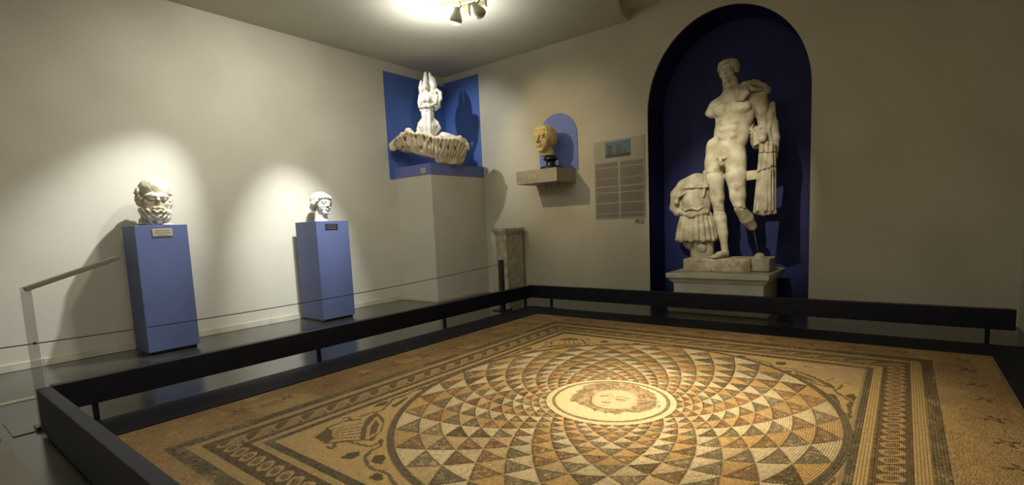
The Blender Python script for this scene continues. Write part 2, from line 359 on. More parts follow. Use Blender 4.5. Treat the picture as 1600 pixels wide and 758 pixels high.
# triangles
FIR = {}
def tri_tiles(k, j, dark, colr):
    # dark: base on ring k-level, apex k+1.  light: base on k+1, apex on k
    base = pt(np.array([k, k]) if dark else np.array([k+1, k+1]), np.array([j-.5, j+.5])); bw = np.hypot(*(base[1]-base[0]))
    r0 = pt(k, j); r1 = pt(k+1, j); w = np.hypot(*(r1-r0)); rows = max(4, int(round(w/.0100))); P = []; A = []; a_ = []; edge_ = []
    for i in range(rows):
        s = (i+.5)/rows; frac = (1-s) if dark else s
        cnt = max(1, int(round(frac*bw/.0100)))
        kk = k+s
        js = j+(np.arange(cnt)+.5-cnt/2)/cnt*frac*.985
        q = pt(np.full(cnt, kk), js); q2 = pt(np.full(cnt, kk), js+.02); d = q2-q
        P.append(q); A.append(np.arctan2(d[:, 1], d[:, 0])); a_.append(np.full(cnt, frac*bw*(.75+.0*s)/cnt/2*1.15)); e = np.zeros(cnt)
        if cnt > 1: e[0] = e[-1] = 1
        if (dark and i == 0) or (not dark and i == rows-1): e[:] = .6
        edge_.append(e)
    P = np.concatenate(P); A = np.concatenate(A); a_ = np.clip(np.concatenate(a_), .0025, .0047); e = np.concatenate(edge_)
    hb = w/rows/2*.90
    nz = vnoise(P, 55, 3)
    if dark:
        c = vary(colr, len(P), .22); c = c*(1+1.1*np.clip((nz-.55)*5, 0, 1)*(e < .5))[:, None]*(1-.3*e)[:, None]
    else:
        c = vary(colr, len(P), .10); c = c*(1-.25*np.clip((nz-.58)*4, 0, 1))[:, None]*(1-.10*e)[:, None]
    return P, A, a_, np.full(len(P), hb), c
tris = []
for k in range(K):
    for j in range(NS):
        for dark in (True, False):
            jj = j+(.5 if ((k % 2 == 0) == dark) else 0)+.5
            jj = j+((0.5 if k % 2 == 0 else 0.0) if dark else (0.5 if (k+1) % 2 == 0 else 0.0))
            jj += .5
            lev = k if dark else k+1
            u = (jj*DU+math.radians(2.2)) % (2*math.pi); ax = math.radians(-57)
            d = abs(((u-ax+math.pi/4) % (math.pi/2))-math.pi/4)/DU
            arm = int(math.floor(d+(lev)/2.0+.25))
            rr = random.random()
            if arm % 2 == 0: cl, cdk = CREAM, (GREY if rr < .6 else (DARK*1.2 if rr < .75 else BROWN))
            else:
                cl, cdk = (OCHRE if rr < .75 else OCHRE*.55+CREAM*.45), (BROWN if rr < .5 else (RED if rr < .8 else GREY))
            if k < 3 and rr > .7: cl = CREAM*.5+OCHRE*.5+np.array((.06, 0, 0))
            cl = cl*random.uniform(.88, 1.08); cdk = cdk*random.uniform(.8, 1.2)
            c0 = pt(k+.5, jj); dist = math.hypot(c0[0], c0[1]); dz = H
            area_ = float(ring(k+.5)[2])**2*dz/(dist**2+H*H)**1.5
            inview = (c0[0]*cr[0]+c0[1]*cr[1])
            dep = c0[0]*cf[0]+c0[1]*cf[1]-H*cf[2]; vv = CYP-FPX*(c0[0]*cu[0]+c0[1]*cu[1]-H*cu[2])/dep
            if vv > 775: area_ *= .01
            tris.append((area_, k, jj, dark, cl, cdk))
tris.sort(key=lambda t: -t[0])
rest = [[], [], [], [], []]
for i, (ar, k, jj, dark, cl, cdk) in enumerate(tris):
    T = tri_tiles(k, jj, dark, cdk if dark else cl)
    if i < 300: build_tiles('triangle', T[0], T[1], T[2], T[3], T[4], mosaic)
    else:
        for a_, b_ in zip(rest, T): a_.append(b_)
build_tiles('triangle_field', *[np.concatenate(x) for x in rest], mosaic, kind='stuff')
# ring borders
def ring_rows(name, radii, colr, amt, label=None, jit=None):
    P = []; A = []; a_ = []; hb = []
    for (cx, cy, rx, ry, h_) in radii:
        per = math.pi*(rx+ry); cnt = int(per/.012); u = (np.arange(cnt)+random.random())/cnt*2*math.pi
        P.append(np.stack([cx+rx*np.cos(u), cy+ry*np.sin(u)], -1)); A.append(np.arctan2(ry*np.cos(u), -rx*np.sin(u)))
        a_.append(np.full(cnt, per/cnt/2*.9)); hb.append(np.full(cnt, h_/2*.9))
    P = np.concatenate(P); c = vary(colr, len(P), amt)
    build_tiles(name, P, np.concatenate(A), np.concatenate(a_), np.concatenate(hb), c, mosaic, label=label)
ring_rows('circle_border', [(EC[0], EC[1], RX+.006+i*.0125, RY+.006+i*.0125, .0125) for i in range(3)], GREY*.68, .2, 'dark stone ring around the triangles')
ring_rows('medallion_border', [(MC[0], MC[1], .3785-i*.0115, .3785-i*.0115, .0115) for i in range(3)], CREAM*1.15, .08, 'cream ring around the medallion')
ring_rows('medallion_border', [(MC[0], MC[1], .344-i*.0105, .344-i*.0105, .0105) for i in range(2)], GREY*1.3, .15, 'grey ring inside the cream ring')
# medallion with a plain curly-haired face
def grid(x0, x1, y0, y1, s, jit=.12):
    nx = int((x1-x0)/s); ny = int((y1-y0)/s)
    gx, gy = np.meshgrid(np.arange(nx), np.arange(ny), indexing='ij')
    P = np.stack([x0+(gx+.5+(gy % 2)*.5)*s, y0+(gy+.5)*s], -1).reshape(-1, 2)
    return P+RNG.normal(0, s*jit*.3, P.shape)
P = grid(MC[0]-.34, MC[0]+.34, MC[1]-.34, MC[1]+.34, .0078); P = P[np.hypot(*(P-MC).T) < .328]
hair = [(-1.581, 2.523), (-1.607, 2.648), (-1.63, 2.785), (-1.594, 2.875), (-1.494, 2.957), (-1.378, 2.99), (-1.286, 2.945), (-1.2, 2.891), (-1.143, 2.826), (-1.1, 2.703), (-1.095, 2.636), (-1.114, 2.573), (-1.168, 2.54), (-1.224, 2.472), (-1.298, 2.443), (-1.358, 2.44), (-1.424, 2.469), (-1.49, 2.483), (-1.563, 2.505)]
face = [(-1.483, 2.621), (-1.494, 2.716), (-1.463, 2.786), (-1.38, 2.836), (-1.297, 2.823), (-1.24, 2.767), (-1.206, 2.656), (-1.208, 2.575), (-1.263, 2.516), (-1.325, 2.495), (-1.386, 2.493), (-1.448, 2.546)]
c = vary(CREAM*1.18, len(P), .05); Pw = P+np.stack([vnoise(P, 28, 1)-.5, vnoise(P, 28, 2)-.5], -1)*.045
hm = inside(Pw, hair) & ~inside(P, face); t = vnoise(P, 22, 5)
hc = (np.array((.50, .34, .18))*(1-t[:, None])+np.array((.30, .235, .13))*t[:, None])*np.where(vnoise(P, 60, 8) > .52, 1.25, .80)[:, None]
c[hm] = hc[hm]
fm = inside(P, face); c[fm] = vary((.68, .53, .32), len(P), .04)[fm]
fe = fm & (dseg(P, face, True) < .022); c[fe] *= .9
def stroke(c, P, pts, wd, colr, s=.8):
    m_ = dseg(P, pts) < wd; c[m_] = c[m_]*(1-s)+np.asarray(colr)*s
stroke(c, P, [(-1.452, 2.695), (-1.432, 2.726), (-1.398, 2.728), (-1.377, 2.701), (-1.374, 2.644), (-1.381, 2.602), (-1.366, 2.592)], .004, (.30, .18, .09), .6)
stroke(c, P, [(-1.359, 2.705), (-1.334, 2.725), (-1.281, 2.719)], .006, (.2, .13, .06))
stroke(c, P, [(-1.335, 2.675), (-1.311, 2.677), (-1.287, 2.685)], .008, (.16, .11, .06)); stroke(c, P, [(-1.335, 2.662), (-1.299, 2.652), (-1.279, 2.676)], .004, (.2, .13, .06))
stroke(c, P, [(-1.388, 2.586), (-1.362, 2.584), (-1.347, 2.604)], .008, (.32, .09, .04)); stroke(c, P, [(-1.366, 2.544), (-1.342, 2.546), (-1.335, 2.568)], .004, (.28, .14, .07))
stroke(c, P, [(-1.442, 2.669), (-1.427, 2.69), (-1.405, 2.692)], .008, (.18, .11, .06))
stroke(c, P, [(-1.49, 2.64), (-1.448, 2.546), (-1.38, 2.497), (-1.31, 2.497), (-1.25, 2.525)], .007, (.16, .12, .06))
for q in [(-1.214, 2.822), (-1.156, 2.799), (-1.141, 2.732), (-1.124, 2.635), (-1.171, 2.678), (-1.094, 2.689), (-1.225, 2.776), (-1.46, 2.9), (-1.54, 2.83), (-1.56, 2.72), (-1.55, 2.60), (-1.33, 2.93), (-1.25, 2.90)]:
    m_ = np.abs(np.hypot(*(P-np.array(q)).T)-.017) < .0045; c[m_] = np.array((.19, .145, .08))
for a_, b_ in zip([(-1.308, 2.462), (-1.268, 2.478), (-1.372, 2.466), (-1.208, 2.549), (-1.48, 2.505), (-1.53, 2.54)], [(-1.29, 2.44), (-1.24, 2.455), (-1.36, 2.44), (-1.17, 2.53), (-1.48, 2.48), (-1.55, 2.50)]):
    stroke(c, P, [a_, b_], .007, (.15, .12, .06))
build_tiles('medallion', P, 0.0, .0034, .0034, c, mosaic, kind=None, label='round medallion showing a face with thick curly hair')

# rectangular frame and corner fields, on one stretched grid
RL = [(-2.98, .815, .185, 4.50), (-2.905, .89, .125, 4.42), (-2.855, .945, .065, 4.35), (-2.825, .975, .045, 4.31), (-2.68, 1.085, -.065, 4.19), (-2.655, 1.108, -.082, 4.165), (-2.615, 1.145, -.13, 4.115), (-2.575, 1.19, -.166, 4.06)]
def breaks(lo, hi, s=.0118):
    e = lo+hi[::-1]; out = []
    for a_, b_ in zip(e[:-1], e[1:]):
        n_ = max(1, int(round((b_-a_)/s))); out += list(np.linspace(a_, b_, n_+1)[:-1])
    return np.array(out+[e[-1]])
gx = breaks([r[0] for r in RL], [r[2] for r in RL]); gy = breaks([r[1] for r in RL], [r[3] for r in RL])
cxg = (gx[:-1]+gx[1:])/2; cyg = (gy[:-1]+gy[1:])/2; wx = np.diff(gx)/2*.9; wy = np.diff(gy)/2*.9
PX, PY = np.meshgrid(cxg, cyg, indexing='ij'); WX, WY = np.meshgrid(wx, wy, indexing='ij')
P = np.stack([PX, PY], -1).reshape(-1, 2); WX = WX.reshape(-1); WY = WY.reshape(-1)
lev = np.zeros(len(P), int)
for r in RL[1:]: lev += (P[:, 0] > r[0]) & (P[:, 0] < r[2]) & (P[:, 1] > r[1]) & (P[:, 1] < r[3])
# lev: 0 dark, 1 light, 2 dark thin, 3 guilloche, 4 dark thin, 5 light, 6 dark, 7 field
spec = {0: ('dark_band', DARK*1.35, .3), 1: ('light_band', TAN*.98, .08), 2: ('dark_band', BROWN*.62, .25), 4: ('dark_band', BROWN*.65, .25), 5: ('light_band', TAN*1.05, .08), 6: ('dark_band', GREY*.62, .25)}
for k, (nm, cc, am) in spec.items():
    m_ = lev == k; Q = P[m_]; c = vary(cc, len(Q), am)
    if k in (0, 6): c = c*(1+.9*np.clip((vnoise(Q, 9, 4)-.55)*4, 0, 1))[:, None]
    # worn patch with a pale repair on the right side
    build_tiles(nm, Q, 0.0, WX[m_], WY[m_], c, mosaic)
xo0, yo0, xo1, yo1 = RL[3]; xi0, yi0, xi1, yi1 = RL[4]
Q = []
for (x0, y0, x1, y1) in ((xo0, yo0, xo1, yi0), (xo0, yi1, xo1, yo1), (xo0, yi0, xi0, yi1), (xi1, yi0, xo1, yi1)):
    nx, ny = max(1, round((x1-x0)/.0074)), max(1, round((y1-y0)/.0074))
    a_, b_ = np.meshgrid(x0+(np.arange(nx)+.5)*(x1-x0)/nx, y0+(np.arange(ny)+.5)*(y1-y0)/ny, indexing='ij'); Q.append(np.stack([a_, b_], -1).reshape(-1, 2))
Q = np.concatenate(Q)
dl = np.stack([(Q[:, 0]-xo0)/(xi0-xo0), (Q[:, 1]-yo0)/(yi0-yo0), (xo1-Q[:, 0])/(xo1-xi1), (yo1-Q[:, 1])/(yo1-yi1)], -1); side = dl.argmin(1)
v = dl.min(1)*2-1
s_ = np.where((side == 0) | (side == 2), Q[:, 1], Q[:, 0])
short = (side == 1) | (side == 2)
c = vary(np.array((.135, .09, .042)), len(Q), .2)
TL = vary(TAN*1.02, len(Q), .08); RB = vary(np.array((.21, .125, .055)), len(Q), .2)
u = (((s_+.012*np.sin(v*2.6))/.088) % 1-.5)*2; e = np.hypot(u/.86, v/.86)
ol = short & (e < 1.0) & (e > .62); fi = short & (e <= .62)
c[fi] = RB[fi]; c[ol] = TL[ol]; ck_ = short & (e <= .40) & (v > .15); c[ck_] = TL[ck_]*.8
ph = s_/.16*2*math.pi; a1 = np.minimum(np.abs(v-.60*np.sin(ph+v*1.6)), np.abs(v+.60*np.sin(ph*1.0+v*1.6)))
a2 = np.abs(v-.75*np.sin(ph+v*2.2)); lf = ~short & (((s_/.16+v*.45) % 1) < .42) & (np.abs(v) < .72); gr = ~short & ~lf; c[gr] = TL[gr]*.72; c[lf] = RB[lf]*.75; ol = ~short & (a2 < .16); c[ol] = TL[ol]*.95; ed = ~short & (np.abs(v) > .82); c[ed] = RB[ed]*.7
gap = short & (vnoise(Q, 7, 31) > .74); c[gap] = vary(TAN*.72, len(Q), .08)[gap]
build_tiles('guilloche_band', Q, 0.0, .0034, .0034, c, mosaic, label='braided band between the dark frames')
P = grid(RL[7][0]+.002, RL[7][2]-.006, RL[7][1]+.002, RL[7][3]-.002, .0084, .3)
m_ = ((((P[:, 0]-EC[0])/(RX+.043))**2+((P[:, 1]-EC[1])/(RY+.043))**2) > 1); Q = P[m_]
c = vary(TAN*1.12, len(Q), .09)
# motif drawn for one corner and mirrored into the others: a fluted cup with trailing vines
cx_, cy_ = (RL[7][0]+RL[7][2])/2, (RL[7][1]+RL[7][3])/2
Qm = np.stack([cx_-np.abs(Q[:, 0]-cx_), cy_-np.abs(Q[:, 1]-cy_)], -1)
INK = np.array((.11, .08, .035))
body = [(-2.424, 1.344), (-2.493, 1.461), (-2.493, 1.553), (-2.436, 1.625), (-2.194, 1.451), (-2.248, 1.391), (-2.312, 1.335)]
stroke(c, Qm, body[:4], .008, INK, .9); stroke(c, Qm, body[4:]+body[:1], .008, INK, .9)
mm = inside(Qm, [(-2.424, 1.344), (-2.485, 1.449), (-2.438, 1.445), (-2.325, 1.377), (-2.321, 1.341)]); c[mm] = INK*1.2
for q in ([(-2.446, 1.457), (-2.383, 1.587)], [(-2.415, 1.437), (-2.34, 1.557)], [(-2.388, 1.42), (-2.305, 1.529)], [(-2.359, 1.401), (-2.267, 1.503)], [(-2.33, 1.383), (-2.23, 1.477)]): stroke(c, Qm, q, .006, INK, .75)
disc = [(-2.188, 1.449), (-2.322, 1.551), (-2.42, 1.663), (-2.446, 1.748), (-2.306, 1.698), (-2.198, 1.596), (-2.127, 1.482)]
c[inside(Qm, disc)] = INK*1.3
dia = [(-2.175, 1.481), (-2.301, 1.588), (-2.378, 1.697), (-2.275, 1.648), (-2.191, 1.563)]; stroke(c, Qm, dia+dia[:1], .009, TAN*1.1, 1)
for q in ([(-2.267, 1.313), (-2.226, 1.311), (-2.237, 1.338), (-2.266, 1.342), (-2.274, 1.371), (-2.236, 1.407), (-2.145, 1.419), (-2.078, 1.434), (-2.078, 1.484), (-2.102, 1.518)],
          [(-2.089, 1.512), (-2.038, 1.46), (-2.039, 1.405), (-2.003, 1.345), (-1.924, 1.303), (-1.853, 1.291), (-1.82, 1.306), (-1.758, 1.297), (-1.692, 1.267), (-1.622, 1.243)],
          [(-2.471, 1.65), (-2.465, 1.718), (-2.441, 1.782), (-2.494, 1.871), (-2.545, 1.95), (-2.54, 2.051)], [(-2.541, 1.949), (-2.525, 2.004), (-2.549, 2.129), (-2.532, 2.188), (-2.55, 2.3)],
          [(-2.53, 1.577), (-2.522, 1.607), (-2.478, 1.591), (-2.486, 1.569)]): stroke(c, Qm, q, .009, INK, .85)
for q in ([(-2.101, 1.271), (-2.113, 1.325), (-2.08, 1.373), (-2.039, 1.339), (-2.046, 1.291)], [(-1.944, 1.338), (-1.98, 1.385), (-1.953, 1.408), (-1.918, 1.405), (-1.874, 1.347), (-1.908, 1.332)],
          [(-1.82, 1.235), (-1.832, 1.28), (-1.785, 1.285), (-1.75, 1.255), (-1.783, 1.23)], [(-2.453, 1.855), (-2.472, 1.926), (-2.499, 2.042), (-2.456, 1.979), (-2.411, 1.86)],
          [(-2.56, 1.85), (-2.549, 1.923), (-2.50, 1.849), (-2.535, 1.784)], [(-2.56, 2.166), (-2.553, 2.235), (-2.503, 2.181)]): c[inside(Qm, q)] = INK
# a repaired worn patch near the far right corner
wp = (Q[:, 0] > -.55) & (Q[:, 1] > 3.62) & (vnoise(Q, 6, 11)+(Q[:, 1]-3.8)*.6 > .52); c[wp] = vary((.40, .29, .16), len(Q), .05)[wp]
build_tiles('corner_field', Q, 0.0, .0038, .0038, c, mosaic, label='spandrels with fluted cups and trailing vines')
# plain outer ground with small dark flowers
P = grid(MX0+.004, MX1-.016, MY0+.004, MY1-.012, .0118, .5); o_ = ~((P[:, 0] > RL[0][0]-.006) & (P[:, 0] < RL[0][2]+.006) & (P[:, 1] > RL[0][1]-.006) & (P[:, 1] < RL[0][3]+.006)); P = P[o_]
t = vnoise(P, 3.2, 21)[:, None]; t2 = vnoise(P, 14, 22)[:, None]
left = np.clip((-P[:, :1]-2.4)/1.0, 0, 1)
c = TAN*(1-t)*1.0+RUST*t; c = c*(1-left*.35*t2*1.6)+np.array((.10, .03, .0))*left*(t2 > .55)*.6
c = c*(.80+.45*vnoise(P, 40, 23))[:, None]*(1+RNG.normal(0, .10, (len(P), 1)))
pale = vnoise(P, 5, 29) > .66; c[pale] = c[pale]*.6+TAN*.5
fls = [(.355, 4.6), (.365, 4.33), (.375, 3.99), (.386, 3.70), (.392, 3.38), (.397, 3.06), (.405, 2.78), (.41, 2.48), (.415, 2.18)]+[(-3.21+.01*i, 1.288+.3*i) for i in range(11)]+[(-2.9+.29*i, 4.655) for i in range(11)]
for q in fls:
    for a_ in range(4):
        an = a_*math.pi/2+.5; e = np.array((math.cos(an), math.sin(an)))
        mm = dseg(P, [np.array(q)+e*.018, np.array(q)+e*.045]) < .0095; c[mm] = np.array((.12, .075, .035))
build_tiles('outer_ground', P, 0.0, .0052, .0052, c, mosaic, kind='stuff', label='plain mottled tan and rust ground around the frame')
# dark stone curb around the mosaic
curb = struct(box('trim_7', (-3.815, MY0-.08, -0.001), (MX0-.003, 5.235, 0.012), 'curb', bevel=0.003))
struct(box('trim_8', (MX0-.003, MY1+.003, -0.001), (0.79, 5.20, 0.012), 'curb', bevel=0.003))
struct(box('trim_9', (MX1+.003, MY0-.08, -0.001), (0.79, MY1+.003, 0.012), 'curb', bevel=0.003))

# ------------------------------------------------------------------ sculpting with distance fields
class Sculpt:
    def __init__(s, lo, hi, h):
        s.lo = np.array(lo, float); s.h = h; s.n = np.ceil((np.array(hi)-s.lo)/h).astype(int)+1
        s.F = np.full(s.n, 0.15, np.float32)
        s.R = np.eye(3); s.T = np.zeros(3); s.sc = 1.0
    def frame(s, T=(0, 0, 0), R=None, sc=1.0): s.T = np.array(T, float); s.R = np.eye(3) if R is None else np.array(R); s.sc = sc
    def sub(s, pts, rad):
        W = (np.atleast_2d(pts)*s.sc)@s.R.T+s.T; rad = rad*s.sc+.03*max(s.sc, .3)+s.h*2
        a = np.clip(np.floor((W.min(0)-rad-s.lo)/s.h).astype(int), 0, s.n); b_ = np.clip(np.ceil((W.max(0)+rad-s.lo)/s.h).astype(int)+1, 0, s.n)
        if (b_ <= a).any(): return None, None
        sl = tuple(slice(x, y) for x, y in zip(a, b_))
        g = np.stack(np.meshgrid(*[s.lo[i]+np.arange(a[i], b_[i])*s.h for i in range(3)], indexing='ij'), -1)
        return sl, ((g-s.T)@s.R)/s.sc
    def comb(s, sl, d, k, carve=False):
        f = s.F[sl]; d = (d*s.sc).astype(np.float32); k = max(k*s.sc, 1e-5)
        if carve:
            d = -d; hh = np.clip(.5+.5*(d-f)/k, 0, 1); s.F[sl] = f*(1-hh)+d*hh+k*hh*(1-hh)
        else:
            hh = np.clip(.5+.5*(f-d)/k, 0, 1); s.F[sl] = f*(1-hh)+d*hh-k*hh*(1-hh)
    def cap(s, a, b_, r1, r2=None, k=.02, carve=False, sq=None):
        r2 = r1 if r2 is None else r2; a = np.array(a, float); b_ = np.array(b_, float)
        sl, g = s.sub([a, b_], max(r1, r2)+k)
        if sl is None: return
        ab = b_-a; t = np.clip(((g-a)@ab)/max(ab@ab, 1e-12), 0, 1)
        s.comb(sl, np.linalg.norm(g-a-t[..., None]*ab, axis=-1)-(r1+(r2-r1)*t), k, carve)
    def line(s, pts, r, k=.01, carve=False):
        rs = r if isinstance(r, (list, tuple)) else [r]*len(pts)
        for i in range(len(pts)-1): s.cap(pts[i], pts[i+1], rs[i], rs[i+1], k, carve)
    def ell(s, c, r, k=.02, carve=False, R=None):
        c = np.array(c, float); r = np.array(r, float); sl, g = s.sub([c], r.max()+k)
        if sl is None: return
        q = g-c
        if R is not None: q = q@np.array(R)
        k0 = np.linalg.norm(q/r, axis=-1); k1 = np.linalg.norm(q/(r*r), axis=-1)
        s.comb(sl, np.where(k1 < 1e-6, -r.min(), k0*(k0-1)/np.maximum(k1, 1e-6)), k, carve)
    def box(s, c, hs, k=.01, carve=False, R=None, rd=.005):
        c = np.array(c, float); hs = np.array(hs, float)-rd; sl, g = s.sub([c], np.linalg.norm(hs)+rd+k)
        if sl is None: return
        q = g-c
        if R is not None: q = q@np.array(R)
        q = np.abs(q)-hs; d = np.linalg.norm(np.maximum(q, 0), axis=-1)+np.minimum(q.max(-1), 0)-rd
        s.comb(sl, d, k, carve)
    def groove(s, c, rad, nrm, w_=.004, dep=.008):
        sl, g = s.sub([np.array(c, float)], rad)
        if sl is None: return
        q = g-np.array(c); nrm = np.array(nrm, float); nrm /= np.linalg.norm(nrm)
        wob = .004*np.sin(q[..., 0]*60)+.003*np.sin(q[..., 0]*140+1)
        m_ = (np.abs(q@nrm+wob) < w_) & (np.linalg.norm(q, axis=-1) < rad); f = s.F[sl]; s.F[sl] = np.where(m_, f+dep*s.sc, f)
    def mesh(s, rough=0.0):
        F = s.F
        if rough:
            i = np.indices(F.shape); q = [x*s.h for x in i]
            F = F+rough*(np.sin(q[0]*95+q[2]*40)*np.sin(q[1]*80+q[0]*30)*np.sin(q[2]*70+q[1]*50))
        F = np.pad(F, 1, constant_values=.15); S_ = F < 0; n = F.shape
        c = [n[0]-1, n[1]-1, n[2]-1]
        acc = np.zeros((*c, 3)); cnt = np.zeros(c)
        def cv(A, o): return A[o[0]:o[0]+c[0], o[1]:o[1]+c[1], o[2]:o[2]+c[2]]
        for ax in range(3):
            for u in (0, 1):
                for v_ in (0, 1):
                    o0 = [0, 0, 0]; o1 = [0, 0, 0]; oth = [a for a in range(3) if a != ax]
                    o0[oth[0]] = o1[oth[0]] = u; o0[oth[1]] = o1[oth[1]] = v_; o1[ax] = 1
                    f0 = cv(F, o0); f1 = cv(F, o1); m_ = cv(S_, o0) != cv(S_, o1)
                    t = np.where(m_, f0/np.where(m_, f0-f1, 1), 0)
                    for a in range(3): acc[..., a] += np.where(m_, (t if a == ax else o0[a]), 0)
                    cnt += m_
        act = cnt > 0; idx = np.full(c, -1, int); idx[act] = np.arange(act.sum())
        base = np.argwhere(act); V = (base+acc[act]/cnt[act][:, None]-1)*s.h+s.lo
        Q = []
        for ax in range(3):
            o1 = [0, 0, 0]; o1[ax] = 1; u, v_ = (ax+1) % 3, (ax+2) % 3
            a = S_[tuple(slice(0, n[i]-o1[i]) for i in range(3))]; b_ = S_[tuple(slice(o1[i], n[i]) for i in range(3))]
            e = np.argwhere(a != b_); e = e[(e[:, u] > 0) & (e[:, v_] > 0) & (e[:, u] < n[u]-1) & (e[:, v_] < n[v_]-1)]
            flip = a[tuple(e.T)]
            def gi(du, dv):
                q = e.copy(); q[:, u] -= du; q[:, v_] -= dv; return idx[tuple(q.T)]
            q4 = np.stack([gi(1, 1), gi(0, 1), gi(0, 0), gi(1, 0)], -1); q4[~flip] = q4[~flip][:, ::-1]; Q.append(q4)
        Q = np.concatenate(Q); Q = Q[(Q >= 0).all(1)]
        me = bpy.data.meshes.new('sculpt'); me.vertices.add(len(V)); me.vertices.foreach_set('co', V.reshape(-1))
        me.loops.add(len(Q)*4); me.loops.foreach_set('vertex_index', Q.reshape(-1).astype(np.int32))
        me.polygons.add(len(Q)); me.polygons.foreach_set('loop_start', np.arange(len(Q))*4); me.polygons.foreach_set('loop_total', np.full(len(Q), 4))
        me.update(calc_edges=True); me.validate(); return me
def rotz(a): c, s_ = math.cos(a), math.sin(a); return np.array([[c, -s_, 0], [s_, c, 0], [0, 0, 1]])
def rotx(a): c, s_ = math.cos(a), math.sin(a); return np.array([[1, 0, 0], [0, c, -s_], [0, s_, c]])
def roty(a): c, s_ = math.cos(a), math.sin(a); return np.array([[c, 0, s_], [0, 1, 0], [-s_, 0, c]])

# head in its own frame: chin z=0, crown z=1, face towards +y
def face_sdf(s, neck=-.30, jaw=1.0, detail=1.0):
    s.ell((0, -.07, .62), (.345, .43, .37), .04)
    s.ell((0, .12, .36), (.265*jaw, .27, .35), .06)
    s.cap((-.06, .28, .085), (.06, .28, .085), .085, k=.06)
    for sx in (-1, 1):
        s.ell((sx*.175, .20, .33), (.10, .12, .13), .05)
        s.cap((sx*.03, .405, .575), (sx*.20, .335, .585), .034, .03, k=.03)
    s.cap((0, .38, .60), (0, .475, .375), .034, .05, k=.022)
    for sx in (-1, 1):
        s.ell((sx*.052, .425, .355), (.036, .045, .032), .015)
        s.ell((sx*.130, .425, .505), (.082, .065, .050), .025, carve=True)
        s.ell((sx*.130, .330, .505), (.066, .066, .050), .008)
        s.line([(sx*.07, .385, .515), (sx*.13, .405, .545), (sx*.20, .355, .515)], .013, .008)
        s.line([(sx*.07, .38, .49), (sx*.13, .39, .468), (sx*.195, .35, .49)], .010, .008)
        s.ell((sx*.345, -.02, .47), (.035, .075, .115), .02); s.ell((sx*.375, .0, .48), (.02, .04, .06), .01, carve=True)
    s.line([(-.10, .355, .222), (-.04, .405, .245), (0, .405, .238), (.04, .405, .245), (.10, .355, .222)], [.016, .027, .024, .027, .016], .015)
    s.line([(-.085, .355, .205), (0, .395, .185), (.085, .355, .205)], [.016, .032, .016], .015)
    s.line([(-.10, .385, .217), (0, .435, .216), (.10, .385, .217)], .010, .006, carve=True)
    s.ell((0, .375, .135), (.07, .03, .025), .02, carve=True)
    s.cap((0, -.08, .15), (0, -.12, neck), .185, .20, k=.05)
def curls(s, spots, r, k=.012, seed=0, tr=.5):
    rn = random.Random(seed)
    for c in spots:
        c = np.array(c); rr = r*rn.uniform(.8, 1.2); a0 = rn.uniform(0, 6.3)
        nrm = c-np.array((0, -.05, .5)); nrm = nrm/np.linalg.norm(nrm); t1 = np.cross(nrm, (0.1, .2, 1)); t1 /= np.linalg.norm(t1); t2 = np.cross(nrm, t1)
        pts = [c+(t1*math.cos(a0+a)+t2*math.sin(a0+a))*rr*(1-a/9)+nrm*rr*.15*a/3 for a in np.linspace(0, 5.2, 7)]
        s.line([tuple(q) for q in pts], rr*tr, k)

def head_axes(yaw, tilt=0.0, lean=0.0):   # yaw of the facing direction in degrees; local +y is the face
    return rotz(math.radians(yaw-90))@rotx(math.radians(tilt))@roty(math.radians(lean))

